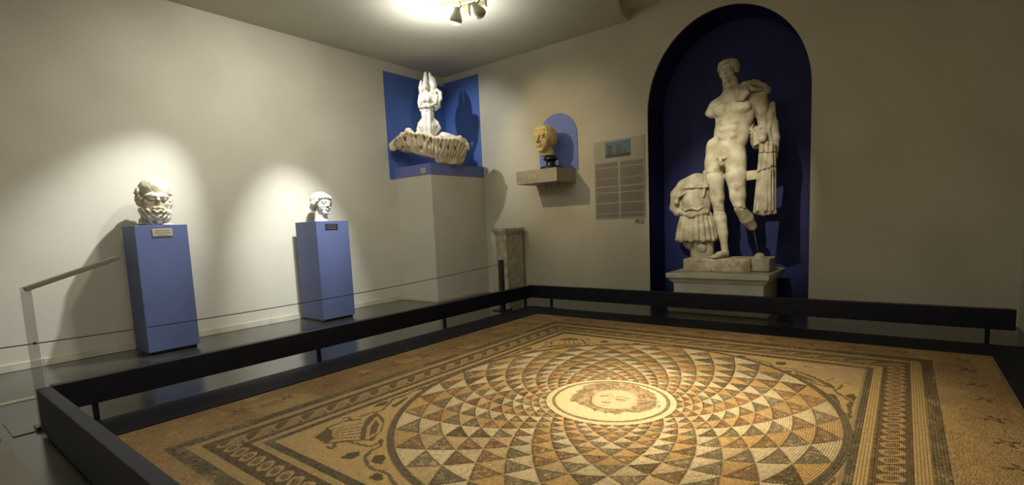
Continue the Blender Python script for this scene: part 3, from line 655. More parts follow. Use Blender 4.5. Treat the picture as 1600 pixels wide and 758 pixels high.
# --- bearded head
def bearded_head():
    t = empty('marble_bust', (-5.70, 1.70, 1.222), 'battered bearded marble head with worn bare brow on the nearer blue plinth', 'sculpture')
    s = Sculpt((-5.98, 1.42, 1.2265), (-5.44, 1.98, 1.72), .0052)
    s.frame((-5.73, 1.715, 1.285), head_axes(-4, 0, -4), .365)
    face_sdf(s, neck=-.12, jaw=1.16)
    s.ell((0, -.06, .70), (.35, .42, .40), .04)
    s.ell((0, .10, .78), (.29, .26, .24), .08)
    s.ell((0, .47, .36), (.09, .10, .10), .03, carve=True)                   # broken nose
    s.line([(-.24, .30, .56), (-.12, .365, .60), (0, .35, .57), (.12, .365, .60), (.24, .30, .56)], .03, .07); s.ell((0, .36, .45), (.05, .06, .10), .05)
    for sx in (-1, 1): s.ell((sx*.13, .375, .50), (.07, .03, .035), .02); s.cap((sx*.07, .425, .495), (sx*.19, .40, .49), .012, k=.012, carve=True)
    for sx in (-1, 1): s.ell((sx*.19, .25, .40), (.10, .10, .09), .04)
    s.line([(-.19, .34, .20), (-.09, .40, .27), (0, .41, .285), (.09, .40, .27), (.19, .34, .20)], [.03, .04, .035, .04, .03], .02)
    s.line([(-.10, .42, .205), (0, .45, .215), (.10, .42, .205)], .022, .01, carve=True)
    s.ell((0, -.06, -.05), (.33, .32, .16), .06)
    s.ell((-.05, -.04, -.15), (.42, .36, .07), .05)
    rn = random.Random(3)
    link('head', s.mesh(.0014), 'marble', t, True)
    b2 = Sculpt((-5.98, 1.42, 1.2265), (-5.44, 1.98, 1.72), .0046); b2.frame(s.T, s.R, s.sc)
    for a in np.linspace(-80, 80, 11):
        q = math.radians(a); b2.cap((math.sin(q)*.29, .02+math.cos(q)*.30, .20), (math.sin(q)*.23, .04+math.cos(q)*.28, .0), .075, .07, k=.05)
    for row, (z, r_, cn) in enumerate([(.30, .355, 8), (.18, .385, 8), (.05, .36, 7), (-.06, .30, 5)]):
        for i in range(cn):
            a = math.radians(-84+168*(i+.5*(row % 2)+.25)/cn)
            if row == 0 and abs(a) < .75: continue
            x, y = math.sin(a)*r_*.86, .02+math.cos(a)*r_*1.0; sg = 1 if a > 0 else -1; n1 = np.array((math.sin(a), math.cos(a), 0)); t1 = np.array((math.cos(a), -math.sin(a), 0))*sg
            c0 = np.array((x, y, z))
            pts = [tuple(c0+n1*(-.02+.035*math.sin(w_))+t1*(.052*math.cos(w_*1.35))+np.array((0, 0, .075-.05*w_))) for w_ in np.linspace(0, 3.6, 7)]
            b2.line(pts, [.030, .040, .044, .042, .038, .030, .020], .006)
            b2.ell(tuple(c0+n1*.05+np.array((0, 0, -.015))), (.018, .03, .022), .008, carve=True)
    link('beard', b2.mesh(.0004), 'marble', t, True)
    b3 = Sculpt((-5.98, 1.42, 1.2265), (-5.44, 1.98, 1.72), .0048); b3.frame(s.T, s.R, s.sc)
    hs = []
    for i in range(30):
        a = rn.uniform(math.radians(75), math.radians(285)); z = rn.uniform(.28, .80); q = math.sqrt(max(0, 1-((z-.62)/.42)**2))
        hs.append((math.sin(a)*.36*q, -.08+math.cos(a)*.45*q, z))
    for sx in (-1, 1):
        for z in (.46, .57, .68): hs.append((sx*.355, .06, z))
        for z in (.38, .49): hs.append((sx*.33, .14, z))
    curls(b3, hs, .066, seed=8, tr=.6)
    link('hair', b3.mesh(), 'marble', t, True)
    return t
bearded_head()
# --- woman-like head with banded hair
def banded_head():
    t = empty('marble_bust', (-5.74, 3.50, 1.222), 'white marble head with bound hair and cracked cheek on the farther blue plinth', 'sculpture')
    lo, hi = (-6.0, 3.24, 1.224), (-5.48, 3.80, 1.66)
    s = Sculpt(lo, hi, .0042); s.frame((-5.76, 3.525, 1.300), head_axes(4, 3, -3), .285)
    face_sdf(s, neck=-.34)
    s.groove((0, .2, .34), .34, (0.16, .1, 1), .012, .035)
    s.cap((.1, .38, .15), (.25, .25, .18), .008, k=.005, carve=True)
    s.cap((0, -.13, .12), (0.0, -.08, -.33), .24, .31, k=.06)
    link('head', s.mesh(.0004), 'marble_w', t, True)
    b = Sculpt(lo, hi, .0042); b.frame(s.T, s.R, s.sc)
    b.ell((0, -.10, .70), (.40, .47, .34), .03)
    for i in range(15):
        a = math.radians(-105+210*i/14); b.cap((math.sin(a)*.385, -.02+math.cos(a)*.42, .62+.13*math.cos(a)), (math.sin(a)*.40, -.06+math.cos(a)*.40, .73+.10*math.cos(a)), .052, .045, k=.03)
    for sx in (-1, 1): b.line([(sx*.33, .14, .62), (sx*.40, -.02, .50), (sx*.36, -.2, .36), (sx*.2, -.35, .25)], [.08, .115, .10, .08], .03)
    b.ell((0, -.34, .40), (.28, .20, .20), .05)
    b.ell((0, .33, .42), (.235, .26, .20), .03, carve=True)
    for k in range(5): b.line([(math.sin(a)*(.42), -.08+math.cos(a)*(.49), .90-.05*k) for a in np.linspace(-1.6, 1.6, 9)], .008, .01, carve=True)
    link('hair', b.mesh(), 'marble_w', t, True)
banded_head()
# --- yellowish youth head on black stand
def youth_head():
    t = empty('marble_bust', (-3.80, 5.79, 1.955), 'yellowish marble youth head with wavy locks before the light blue arch', 'sculpture')
    lo, hi = (-4.14, 5.46, 1.995), (-3.50, 6.07, 2.46)
    s = Sculpt(lo, hi, .005); s.frame((-3.865, 5.775, 2.03), head_axes(-92, 2, 5), .375)
    face_sdf(s, neck=-.19); s.cap((0, -.08, .0), (0, -.08, -.14), .24, .26, k=.05)
    link('head', s.mesh(.0004), 'marble_y', t, True)
    b = Sculpt(lo, hi, .005); b.frame(s.T, s.R, s.sc); rn = random.Random(4)
    b.ell((0, -.12, .66), (.36, .42, .345), .03)
    for i in range(46):
        a = math.radians(-165+330*(i+.5)/46)+rn.uniform(-.05, .05); top = rn.uniform(.80, .98); z1 = (.80 if abs(a) < .75 else (.45 if abs(a) < 1.4 else .28))+rn.uniform(-.06, .04)
        R_ = .375; pts = []
        for u in np.linspace(0, 1, 6):
            z = top+(z1-top)*u; rr = R_*math.sqrt(max(.1, 1-((z-.58)/.47)**2)); aa = a+.13*math.sin(u*5+i)
            pts.append((math.sin(aa)*rr*.93, -.08+math.cos(aa)*rr*1.12, z))
        b.line(pts, [.035, .045, .05, .05, .045, .03], .012)
    for i in range(8):
        a = -.55+1.1*i/7; b.line([(math.sin(a)*.16, .08, .955), (math.sin(a)*.30, .20, .90), (math.sin(a)*.45, .245, .83+.03*(i % 2)), (math.sin(a)*.56, .22, .75)], [.035, .04, .038, .026], .012)
    link('hair', b.mesh(), 'marble_y', t, True)
    st = empty('bust_stand', (-3.80, 5.79, 1.805), 'black turned stone stand under the yellowish head on the shelf', 'stand')
    link('base_disc', lathe_me([(.15, 1.807), (.155, 1.815), (.15, 1.835), (.10, 1.845)], (-3.795, 5.79, 0)), 'black', st, True)
    link('neck_column', lathe_me([(.085, 1.843), (.07, 1.86), (.062, 1.89), (.07, 1.915), (.10, 1.925), (.105, 1.94), (.09, 1.962), (.065, 1.99)], (-3.80, 5.79, 0)), 'black', st, True)
youth_head()

# ------------------------------------------------------------------ blue plinths
def plinth(lo, hi, label):
    t = empty('plinth', ((lo[0]+hi[0])/2, (lo[1]+hi[1])/2, 0), label, 'plinth')
    box('body', (lo[0], lo[1], .03), (hi[0], hi[1], hi[2]), 'blue', t, bevel=.003)
    box('plinth_kick', (lo[0]+.02, lo[1]+.02, 0), (hi[0]-.02, hi[1]-.02, .032), 'black', t, bevel=.001)
    return t
p1 = plinth((-5.90, 1.49, 0), (-5.53, 1.922, 1.222), 'tall blue plinth carrying the bearded head, nearer the camera')
p2 = plinth((-5.95, 3.26, 0), (-5.48, 3.70, 1.220), 'tall blue plinth carrying the head with bound hair, farther off')
def plate(parent, lo, hi, m, rows, ink, ax):
    pl = box('label_plate', lo, hi, m, parent, bevel=.001)
    for i in range(rows):
        z = lo[2]+(hi[2]-lo[2])*(rows-i-.3)/(rows+.4)-.004; w = random.uniform(.55, .8)
        if ax == 'x': c = (lo[1]+hi[1])/2; hw = (hi[1]-lo[1])/2*w; box('text_line', (hi[0]-.0002, c-hw, z), (hi[0]+.0008, c+hw, z+.004), ink, pl, bevel=0)
        else: c = (lo[0]+hi[0])/2; hw = (hi[0]-lo[0])/2*w; box('text_line', (c-hw, lo[1]-.0008, z), (c+hw, lo[1]+.0002, z+.004), ink, pl, bevel=0)
plate(p1, (-5.531, 1.625, 1.115), (-5.525, 1.79, 1.185), 'brass', 3, 'ink', 'x')
plate(p2, (-5.481, 3.375, 1.115), (-5.475, 3.545, 1.185), 'plate_dark', 3, 'ink_light', 'x')
box('label_plate', (-5.475, 4.950, 1.865), (-5.375, 4.957, 1.94), 'brass', pier, bevel=.001)

# ------------------------------------------------------------------ shelf with arch behind the youth head
sh = empty('wall_shelf', (-3.9, 5.9, 1.63), 'grey stone wall shelf carrying the yellowish head on its black stand', 'shelf')
sl_ = box('slab', (-4.27, 5.62, 1.625), (-3.60, YB, 1.805), 'stone_shelf', sh, bevel=.004)
plate(sh, (-4.06, 5.614, 1.68), (-3.93, 5.621, 1.755), 'brass', 3, 'ink', 'y')
for x, y in ((-3.86, 5.75), (-3.67, 5.75)): link('hook', tube_me([(x, y, 1.63), (x, y, 1.56), (x+.012, y-.01, 1.555)], .007, 8), 'metal', sh, True)
bm = bmesh.new(); ap = [(-4.19, 1.79)]+[(-3.87+.32*math.cos(t), 2.27+.33*math.sin(t)) for t in np.linspace(math.pi, 0, 25)]+[(-3.55, 1.79)]
V = [(x, YB-.008, z) for x, z in ap]+[(x, YB, z) for x, z in ap]; n_ = len(ap)
F = [tuple(range(n_))]+[(i, i+n_, (i+1) % n_+n_, (i+1) % n_) for i in range(n_)]
struct(poly('trim_10', V, F, 'arch'))

# ------------------------------------------------------------------ wall text panel and small card
tp = empty('text_panel', (-2.95, YB-.005, 1.1), 'beige printed wall panel with a photograph above two columns of text', 'sign')
box('sheet', (-3.303, YB-.010, 1.10), (-2.590, YB-.001, 2.125), 'paper', tp, bevel=.001)
rows_ = [(1.835, 1.775), (1.765, 1.635), (1.625, 1.530), (1.515, 1.45), (1.435, 1.315), (1.30, 1.175), (1.165, 1.115)]
for c0, c1 in ((-3.285, -2.955), (-2.925, -2.605)):
    for z1, z0 in rows_: box('text_block', (c0, YB-.0112, z0), (c1, YB-.0098, z1), 'print', tp, bevel=0)
pf = box('photo', (-3.135, YB-.0125, 1.895), (-2.775, YB-.0095, 2.10), 'blue', tp, bevel=0)
def m_photo():
    m, nt, b = nodes('printed_photo'); tc = nt.nodes.new('ShaderNodeTexCoord'); sp = nt.nodes.new('ShaderNodeSeparateXYZ'); r = nt.nodes.new('ShaderNodeValToRGB')
    mr = nt.nodes.new('ShaderNodeMapRange'); mr.inputs[1].default_value = 1.895-1.1; mr.inputs[2].default_value = 2.10-1.1
    nt.links.new(tc.outputs['Object'], sp.inputs[0]); nt.links.new(sp.outputs['Z'], mr.inputs[0]); nt.links.new(mr.outputs[0], r.inputs[0]); nt.links.new(r.outputs[0], b.inputs['Base Color'])
    e = r.color_ramp.elements; e[0].position = .2; e[0].color = (.10, .11, .16, 1); e[1].position = 1; e[1].color = (.05, .14, .24, 1)
    return m
M['photo'] = m_photo(); pf.data.materials[0] = M['photo']
def sil(lo, hi, c=(.02, .02, .03)): box('printed_silhouette', (lo[0], YB-.0132, lo[1]), (hi[0], YB-.0124, hi[1]), 'plate_dark', pf, bevel=0)
sil((-3.13, 1.90), (-2.78, 1.935)); sil((-3.10, 1.93), (-3.075, 2.04)); sil((-3.065, 1.93), (-3.04, 2.04)); sil((-3.105, 2.035), (-3.03, 2.06))
for x in (-2.975, -2.945, -2.91): sil((x, 1.93), (x+.014, 2.05))
sil((-2.865, 1.93), (-2.85, 2.0))
cdk_ = tag(box('number_card', (-2.735, YB-.012, 1.03), (-2.615, YB-.001, 1.085), 'paper', bevel=.002), 'tiny pale card on the back wall below the text panel', 'sign')
box('printed_mark', (-2.725, YB-.0135, 1.045), (-2.68, YB-.0118, 1.075), 'ink_light', cdk_, bevel=0)

# ------------------------------------------------------------------ small marble pillar in the corner
pil = empty('marble_pillar', (-4.6, 5.85, 0), 'short pale marble pillar with moulded cap by the back wall', 'pillar')
box('shaft', (-4.70, 5.62, 0), (-4.50, 6.02, .955), 'marble_g', pil, bevel=.006)
box('cap', (-4.735, 5.585, .975), (-4.475, 6.05, 1.03), 'marble_g', pil, bevel=.012)
box('cap_moulding', (-4.715, 5.60, .945), (-4.485, 6.035, .98), 'marble_g', pil, bevel=.012)

# ------------------------------------------------------------------ rope barrier: brown post, cable, reading stand
bp_ = empty('barrier_post', (-4.0, 4.87, 0), 'short dark brown post behind the beam corner holding the cable', 'post')
box('shaft', (-4.03, 4.845, .0), (-3.975, 4.90, .64), 'brown', bp_, bevel=.004)
box('foot_plate', (-4.10, 4.78, 0), (-3.91, 4.96, .012), 'black', bp_, bevel=.003)
pts = []
A_, B_ = Vector((-4.032, 0.56, .505)), Vector((-4.036, 4.86, .585))
for i in range(41):
    t = i/40; q = A_.lerp(B_, t); q.z -= .045*4*t*(1-t); pts.append(q)
pts = [Vector((-4.032, -.5, .53)), Vector((-4.032, .2, .515))]+pts
cab = tag(link('barrier_cable', tube_me(pts, .0035, 8), 'cable', None, True), 'thin dark cable strung from the stand to the brown post', 'cable')
rs = empty('reading_stand', (-4.01, .56, 0), 'pale translucent angled stand at the near left barrier corner', 'stand')
box('upright', (-4.022, .500, .02), (-4.010, .548, .845), 'acrylic', rs, bevel=.002)
bm = bmesh.new(); box_bm(bm, (-4.035, .515, .822), (-3.995, 1.0, .850), .004, rot=Matrix.Rotation(math.radians(18), 4, 'X'), piv=(-4.0, .53, .845)); link('arm', bm2(bm), 'arm', rs)
box('foot_plate', (-4.06, .48, 0), (-3.965, .585, .02), 'black', rs, bevel=.003)
link('clamp', lathe_me([(.005, -.010), (.008, -.007), (.008, .007), (.005, .010)], (-4.014, .53, .51), 12, (1, 0, 0)), 'cable', rs, True)

# ------------------------------------------------------------------ track light under the ceiling
tr_ = empty('light_track', (-3.95, 4.1, 3.5), 'thin cream ceiling track above the corner with its connector boxes', 'light track')
RT = Matrix.Rotation(math.atan2(.16, .40), 4, 'Z')
bm = bmesh.new(); box_bm(bm, (-.24, -.018, -.035), (.62, .018, 0), .003); me = bm2(bm)
me.transform(Matrix.Translation((-3.90, 4.23, 3.54))@RT); link('rail', me, 'lamp', tr_)
for c_, w_, z0 in (((-3.885, 4.33), .040, 3.40), ((-3.69, 4.37), .050, 3.455)):
    bm = bmesh.new(); box_bm(bm, (-w_, -.035, z0), (w_, .035, 3.535), .006); me = bm2(bm); me.transform(Matrix.Translation((c_[0], c_[1], 0))@RT); link('adapter_box', me, 'lamp', tr_)
def spotlight(c, axis, label):
    t = empty('spotlight', c, label, 'spotlight', None)
    ax = Vector(axis).normalized(); prof = [(.026, -.085), (.034, -.08), (.036, -.045), (.054, -.005), (.066, .035), (.064, .065), (.040, .082)]
    link('lamp_head', lathe_me(prof, c, 28, ax), 'lamp', t, True)
    link('bracket', tube_me([Vector(c)-ax*.05, Vector(c)-ax*.05+Vector((.035, .03, .05)), Vector(c)+Vector((.03, .03, .14))], .010, 8), 'lamp', t, True)
spotlight((-3.78, 4.05, 3.295), (-.22, -.05, -1), 'cream spotlight head pointing straight down, left of the two')
spotlight((-3.57, 4.15, 3.325), (.55, .25, -1), 'cream spotlight head tilted to the right, right of the two')

# ------------------------------------------------------------------ statue pedestal
pd = empty('statue_pedestal', (-1.6, 5.9, 0), 'pale marble pedestal with moulded top under the standing statue in the niche', 'pedestal')
def ring_box(name, x0, y0, x1, y1, z0, z1, parent, bev=.006): return box(name, (x0, y0, z0), (x1, y1, z1), 'pedestal', parent, bevel=bev)
ring_box('base_step', -2.13, 5.60, -1.07, 6.40, 0, .07, pd)
ring_box('die', -2.075, 5.65, -1.125, 6.36, .07, .345, pd)
ring_box('top_slab', -2.14, 5.57, -1.06, 6.44, .395, .452, pd, .010)
# cyma moulding as stacked rounded courses
for i, (o, z0, z1) in enumerate(((.012, .335, .352), (.028, .350, .372), (.045, .370, .397))): ring_box('moulding', -2.075-o, 5.65-o, -1.125+o, 6.36+o, z0, z1, pd, .007)

# ------------------------------------------------------------------ standing statue
stt = empty('marble_statue', (-1.55, 5.95, .452), 'standing nude marble youth without right arm, cloak over his left shoulder', 'statue')
s = Sculpt((-2.04, 5.66, .4555), (-1.08, 6.38, .66), .010)
s.box((-1.65, 5.95, .527), (.355, .185, .076), .004, R=rotz(math.radians(2)))
s.box((-1.21, 6.02, .53), (.10, .16, .072), .01)
s.groove((-1.70, 5.78, .53), .12, (1, .1, 0.25), .006, .012)
s.ell((-1.225, 5.93, .62), (.05, .06, .04), .03)
link('base_block', s.mesh(.0015), 'marble', stt, True)
s = Sculpt((-1.86, 5.62, .585), (-1.08, 6.22, 2.80), .0074)
Y0 = 5.90
s.ell((-1.475, Y0+.01, 2.17), (.205, .135, .19), .03)
s.ell((-1.505, Y0, 1.98), (.185, .118, .20), .05)
s.ell((-1.570, Y0+.005, 1.76), (.208, .132, .165), .05)
s.ell((-1.64, Y0+.09, 1.70), (.10, .09, .11), .04); s.ell((-1.48, Y0+.09, 1.69), (.10, .09, .11), .04)
s.cap((-1.655, Y0+.01, 2.285), (-1.25, Y0+.02, 2.315), .078, .085, k=.05)
s.cap((-1.60, Y0+.02, 2.33), (-1.51, Y0+.02, 2.43), .06, .06, k=.05); s.cap((-1.36, Y0+.02, 2.36), (-1.49, Y0+.02, 2.43), .06, .06, k=.05)
s.cap((-1.505, Y0+.015, 2.36), (-1.525, Y0+.0, 2.52), .082, .076, k=.03)
s.cap((-1.685, Y0, 2.265), (-1.722, Y0-.01, 2.215), .072, .060, k=.03)       # stump of the right arm
s.box((-1.765, Y0, 2.15), (.05, .09, .03), .01, carve=True, R=roty(math.radians(35)))
# left arm down to the elbow, forearm forward ending in a break
s.line([(-1.245, Y0+.03, 2.29), (-1.215, Y0+.06, 2.15), (-1.20, Y0+.07, 2.01)], [.080, .066, .052], .02)
s.line([(-1.20, Y0+.07, 2.01), (-1.18, Y0-.05, 1.92), (-1.165, Y0-.17, 1.845)], [.052, .050, .040], .02)
# chest, belly
for cx, sx in ((-1.575, -1), (-1.390, 1)): s.ell((cx, Y0-.095, 2.215), (.098, .050, .070), .025); s.ell((cx+sx*.02, Y0-.142, 2.185), (.009, .008, .009), .004)
s.cap((-1.483, Y0-.15, 2.28), (-1.49, Y0-.155, 2.15), .008, k=.02, carve=True)
s.line([(-1.66, Y0-.10, 2.14), (-1.57, Y0-.148, 2.125), (-1.49, Y0-.14, 2.145), (-1.40, Y0-.145, 2.13), (-1.31, Y0-.10, 2.15)], .006, .018, carve=True)
s.cap((-1.49, Y0-.145, 2.13), (-1.535, Y0-.135, 1.80), .005, k=.018, carve=True)
for z in (2.07, 2.0, 1.93):
    for sx in (-1, 1): s.ell((-1.505+sx*.05-(2.07-z)*.12, Y0-.095, z), (.042, .030, .034), .02)
s.ell((-1.525, Y0-.135, 1.885), (.010, .02, .013), .01, carve=True)
s.line([(-1.745, Y0-.07, 1.83), (-1.68, Y0-.13, 1.745), (-1.60, Y0-.148, 1.69)], .007, .018, carve=True)
s.line([(-1.40, Y0-.09, 1.83), (-1.46, Y0-.135, 1.745), (-1.54, Y0-.148, 1.69)], .007, .018, carve=True)
s.ell((-1.715, Y0-.01, 1.85), (.05, .08, .08), .06); s.ell((-1.40, Y0-.01, 1.87), (.045, .07, .05), .04)
# legs
s.line([(-1.685, Y0, 1.68), (-1.680, Y0-.015, 1.50), (-1.652, Y0-.01, 1.27), (-1.646, Y0-.005, 1.19)], [.108, .103, .072, .055], .03)
s.ell((-1.648, Y0-.055, 1.215), (.032, .022, .040), .015)
s.line([(-1.646, Y0, 1.19), (-1.636, Y0+.03, 1.04), (-1.605, Y0+.03, .88), (-1.59, Y0+.03, .735)], [.055, .071, .053, .034], .02)
s.line([(-1.59, Y0+.035, .72), (-1.58, Y0+.06, .640)], [.036, .036], .02)
s.line([(-1.585, Y0+.03, .66), (-1.63, Y0-.06, .640), (-1.665, Y0-.13, .625)], [.036, .032, .022], .02)
for i in range(5):
    s.cap((-1.63-.020*i+.01, Y0-.115+.012*i, .625), (-1.645-.022*i+.01, Y0-.155+.016*i, .618), .015-.0015*i, .012-.001*i, k=.006)
s.line([(-1.462, Y0, 1.68), (-1.448, Y0-.045, 1.50), (-1.422, Y0-.075, 1.28), (-1.405, Y0-.075, 1.17)], [.110, .103, .078, .060], .03)
s.ell((-1.402, Y0-.125, 1.185), (.034, .022, .040), .015)
s.line([(-1.402, Y0-.055, 1.14), (-1.365, Y0+.06, 1.04), (-1.325, Y0+.14, .945)], [.058, .070, .052], .02)
s.box((-1.30, Y0+.18, .875), (.10, .06, .035), .01, carve=True, R=rotx(math.radians(-30)))
s.ell((-1.578, Y0-.165, 1.665), (.022, .022, .034), .012); s.ell((-1.592, Y0-.15, 1.635), (.022, .026, .024), .01); s.ell((-1.564, Y0-.15, 1.635), (.022, .026, .024), .01)
s.ell((-1.577, Y0-.125, 1.70), (.05, .02, .022), .02)
# breaks and joins
s.groove((-1.68, Y0, 1.545), .16, (0, .1, 1), .0042, .012); s.groove((-1.40, Y0-.07, 1.145), .12, (.15, .2, 1), .0042, .010); s.groove((-1.64, Y0, 1.125), .09, (0, .1, 1), .0040, .008)
s.groove((-1.52, Y0, 2.425), .11, (0.1, .1, 1), .004, .008)
# face
hT = (-1.533, Y0-.005, 2.502); hR = head_axes(-93, -3, 3)
s.frame(hT, hR, .245); face_sdf(s, neck=-.15, detail=1); s.frame()
link('body', s.mesh(.0005), 'marble', stt, True)
b = Sculpt((-1.75, 5.66, 2.45), (-1.30, 6.14, 2.80), .0058); b.frame(hT, hR, .245)
b.ell((0, -.12, .68), (.375, .43, .35), .03)
rn = random.Random(9)
for i in range(34):
    a = math.radians(-158+316*(i+.5)/34); aa_ = abs(a); z1 = .80 if aa_ < .55 else (.80-.42*(aa_-.55) if aa_ < 1.4 else .40); r1 = .375+.02*math.sin(i*2.4)
    b.line([(math.sin(a)*.24, -.08+math.cos(a)*.30, .97), (math.sin(a)*.36, -.08+math.cos(a)*.41, .88), (math.sin(a+.08)*(r1+.015), -.09+math.cos(a+.08)*(r1+.055), (z1+.86)/2), (math.sin(a)*r1, -.09+math.cos(a)*(r1+.045), z1)], [.035, .05, .055, .035], .012)
link('hair', b.mesh(), 'marble_g', stt, True)
# cloak: bunch on the shoulder, swags over the forearm, long hanging folds
c = Sculpt((-1.50, 5.62, 1.04), (-0.98, 6.22, 2.54), .0068)
c.line([(-1.42, Y0-.11, 2.295), (-1.41, Y0-.12, 2.38), (-1.36, Y0-.10, 2.435), (-1.27, Y0-.06, 2.445), (-1.19, Y0-.01, 2.40), (-1.165, Y0+.02, 2.34)], [.022, .028, .030, .032, .032, .022], .012)
c.line([(-1.415, Y0-.12, 2.285), (-1.36, Y0-.15, 2.285), (-1.325, Y0-.14, 2.34), (-1.335, Y0-.13, 2.40)], [.022, .026, .028, .022], .010)
c.line([(-1.37, Y0-.14, 2.33), (-1.355, Y0-.145, 2.37)], [.030, .020], .01)
c.line([(-1.33, Y0-.11, 2.42), (-1.27, Y0-.11, 2.37), (-1.20, Y0-.06, 2.36)], [.018, .022, .016], .01)
c.line([(-1.38, Y0+.02, 2.42), (-1.28, Y0+.05, 2.43), (-1.18, Y0+.06, 2.37)], [.05, .06, .05], .03)
c.line([(-1.26, Y0+.13, 2.36), (-1.20, Y0+.16, 2.15), (-1.14, Y0+.13, 1.98)], [.07, .06, .06], .04)
for i in range(6):     # swags
    dz = .052*i; c.line([(-1.30+.012*i, Y0+.10, 2.075-dz), (-1.315+.008*i, Y0-.0, 1.985-dz*.75), (-1.25, Y0-.09, 1.925-dz*.45), (-1.16, Y0-.08, 1.975-dz*.5), (-1.09, Y0-.03, 2.03-dz*.8)], [.012, .017, .018, .018, .015], .006)
c.ell((-1.21, Y0+.05, 1.93), (.10, .09, .10), .03); c.ell((-1.20, Y0+.0, 1.86), (.11, .06, .10), .03)
for i in range(5): c.line([(-1.10-.004*i, Y0-.06, 2.10-.05*i), (-1.12-.012*i, Y0-.085, 1.95-.05*i), (-1.09-.003*i, Y0-.07, 1.80-.02*i)], [.010, .014, .010], .005)
c.line([(-1.105, Y0+.0, 2.205), (-1.115, Y0-.01, 2.12), (-1.10, Y0-.02, 2.00)], [.030, .036, .05], .03)
c.line([(-1.09, Y0-.02, 2.0), (-1.068, Y0-.03, 1.85), (-1.075, Y0-.04, 1.66)], [.045, .04, .03], .02)
c.ell((-1.13, Y0-.02, 1.55), (.065, .05, .46), .02)
for i in range(9): c.line([(-1.19+.014*i, Y0-.13-.012*(i % 3), 1.80), (-1.215+.0175*i, Y0-.125-.014*((i+1) % 3), 1.45), (-1.245+.0215*i, Y0-.12-.018*(i % 2), 1.10+.008*(i % 3))], [.008, .011, .014], .003)
for i, (x0, x1, zz, yy) in enumerate([(-1.178, -1.236, 1.105, -.10), (-1.158, -1.205, 1.125, -.13), (-1.135, -1.170, 1.10, -.10), (-1.110, -1.135, 1.12, -.135), (-1.090, -1.102, 1.09, -.11), (-1.070, -1.072, 1.10, -.07)]):
    c.line([(x0, Y0-.14+.03*(i % 2), 1.83-.01*i), ((x0+x1)/2, Y0+yy, 1.5), (x1, Y0+yy-.01, zz)], [.018, .021, .026], .006)
c.line([(-1.24, Y0-.09, 1.10), (-1.16, Y0-.12, 1.085), (-1.06, Y0-.08, 1.09)], [.022, .026, .022], .014)
c.ell((-1.16, Y0-.05, 1.17), (.085, .05, .10), .03)
c.cap((-1.130, Y0-.16, 1.74), (-1.148, Y0-.18, 1.16), .007, .009, k=.006, carve=True)
c.groove((-1.14, Y0-.1, 1.53), .14, (-.3, .1, 1), .0045, .014); c.groove((-1.13, Y0-.1, 1.70), .12, (.05, .1, 1), .004, .010)
link('cloak', c.mesh(.0004), 'marble_g', stt, True)
c = Sculpt((-1.42, 5.80, 1.38), (-1.12, 6.0, 1.60), .006); c.box((-1.275, Y0-.02, 1.495), (.115, .035, .05), .004, R=roty(math.radians(-3))); link('strut', c.mesh(.001), 'marble', stt, True)
link('iron_rod', tube_me([(-1.315, Y0+.13, .95), (-1.235, Y0+.05, .62)], .006, 8), 'cable', stt, True)
# support: empty cuirass with draped cloth, hanging straps and a trunk below
c = Sculpt((-2.26, 5.62, .585), (-1.66, 6.16, 1.60), .0072)
c.line([(-1.90, Y0+.02, 1.40), (-1.895, Y0+.02, 1.22), (-1.90, Y0+.02, 1.08)], [.165, .165, .150], .03)
c.ell((-1.90, Y0-.09, 1.27), (.11, .07, .10), .04); c.line([(-2.06, Y0-.07, 1.14), (-1.90, Y0-.16, 1.095), (-1.75, Y0-.07, 1.13)], .026, .02)
c.line([(-2.02, Y0-.10, 1.19), (-1.97, Y0-.15, 1.155), (-1.90, Y0-.165, 1.175), (-1.83, Y0-.15, 1.155), (-1.78, Y0-.10, 1.19)], .010, .008)
for i in range(13):
    a = math.radians(-110+220*i/12); x = math.sin(a); y = -math.cos(a)
    c.line([(-1.90+x*.155, Y0+.02+y*.145, 1.10), (-1.90+x*.185, Y0+.02+y*.170, .96), (-1.90+x*.205, Y0+.02+y*.185, .82+.012*(i % 2))], [.022, .030, .034], .007)
c.cap((-1.90, Y0+.03, 1.05), (-1.90, Y0+.03, .84), .155, .17, k=.02)
c.line([(-1.835, Y0+.03, .86), (-1.835, Y0+.03, .60)], [.125, .130], .03); c.ell((-1.80, Y0-.09, .72), (.05, .03, .05), .02)
# cloth over the top, falling on the left
c.line([(-1.74, Y0-.03, 1.50), (-1.88, Y0-.02, 1.49), (-2.02, Y0-.02, 1.43), (-2.11, Y0-.02, 1.35)], [.055, .075, .08, .07], .03)
for i in range(5): c.line([(-1.73, Y0-.06-.015*i, 1.53-.03*i), (-1.89, Y0-.10-.012*i, 1.53-.032*i), (-2.05, Y0-.11-.008*i, 1.455-.035*i), (-2.14+.01*i, Y0-.08, 1.35-.03*i), (-2.15+.018*i, Y0-.06, 1.18-.015*i)], [.014, .018, .020, .022, .020], .006)
c.line([(-2.13, Y0, 1.34), (-2.14, Y0-.02, 1.20), (-2.11, Y0-.02, 1.13)], [.05, .05, .04], .03); c.ell((-2.06, Y0+.0, 1.27), (.09, .09, .16), .03); c.ell((-1.90, Y0, 1.38), (.19, .13, .12), .03)
c.cap((-2.00, Y0-.20, 1.375), (-1.84, Y0-.20, 1.385), .020, .016, k=.01, carve=True); c.cap((-2.00, Y0-.15, 1.375), (-1.84, Y0-.15, 1.385), .022, .018, k=.01, carve=True)
c.line([(-1.765, Y0-.09, 1.57), (-1.755, Y0-.11, 1.45), (-1.775, Y0-.12, 1.30)], [.022, .020, .012], .01)
c.ell((-2.07, Y0-.15, 1.26), (.028, .02, .032), .02)
link('cuirass_support', c.mesh(.0008), 'marble_g', stt, True)

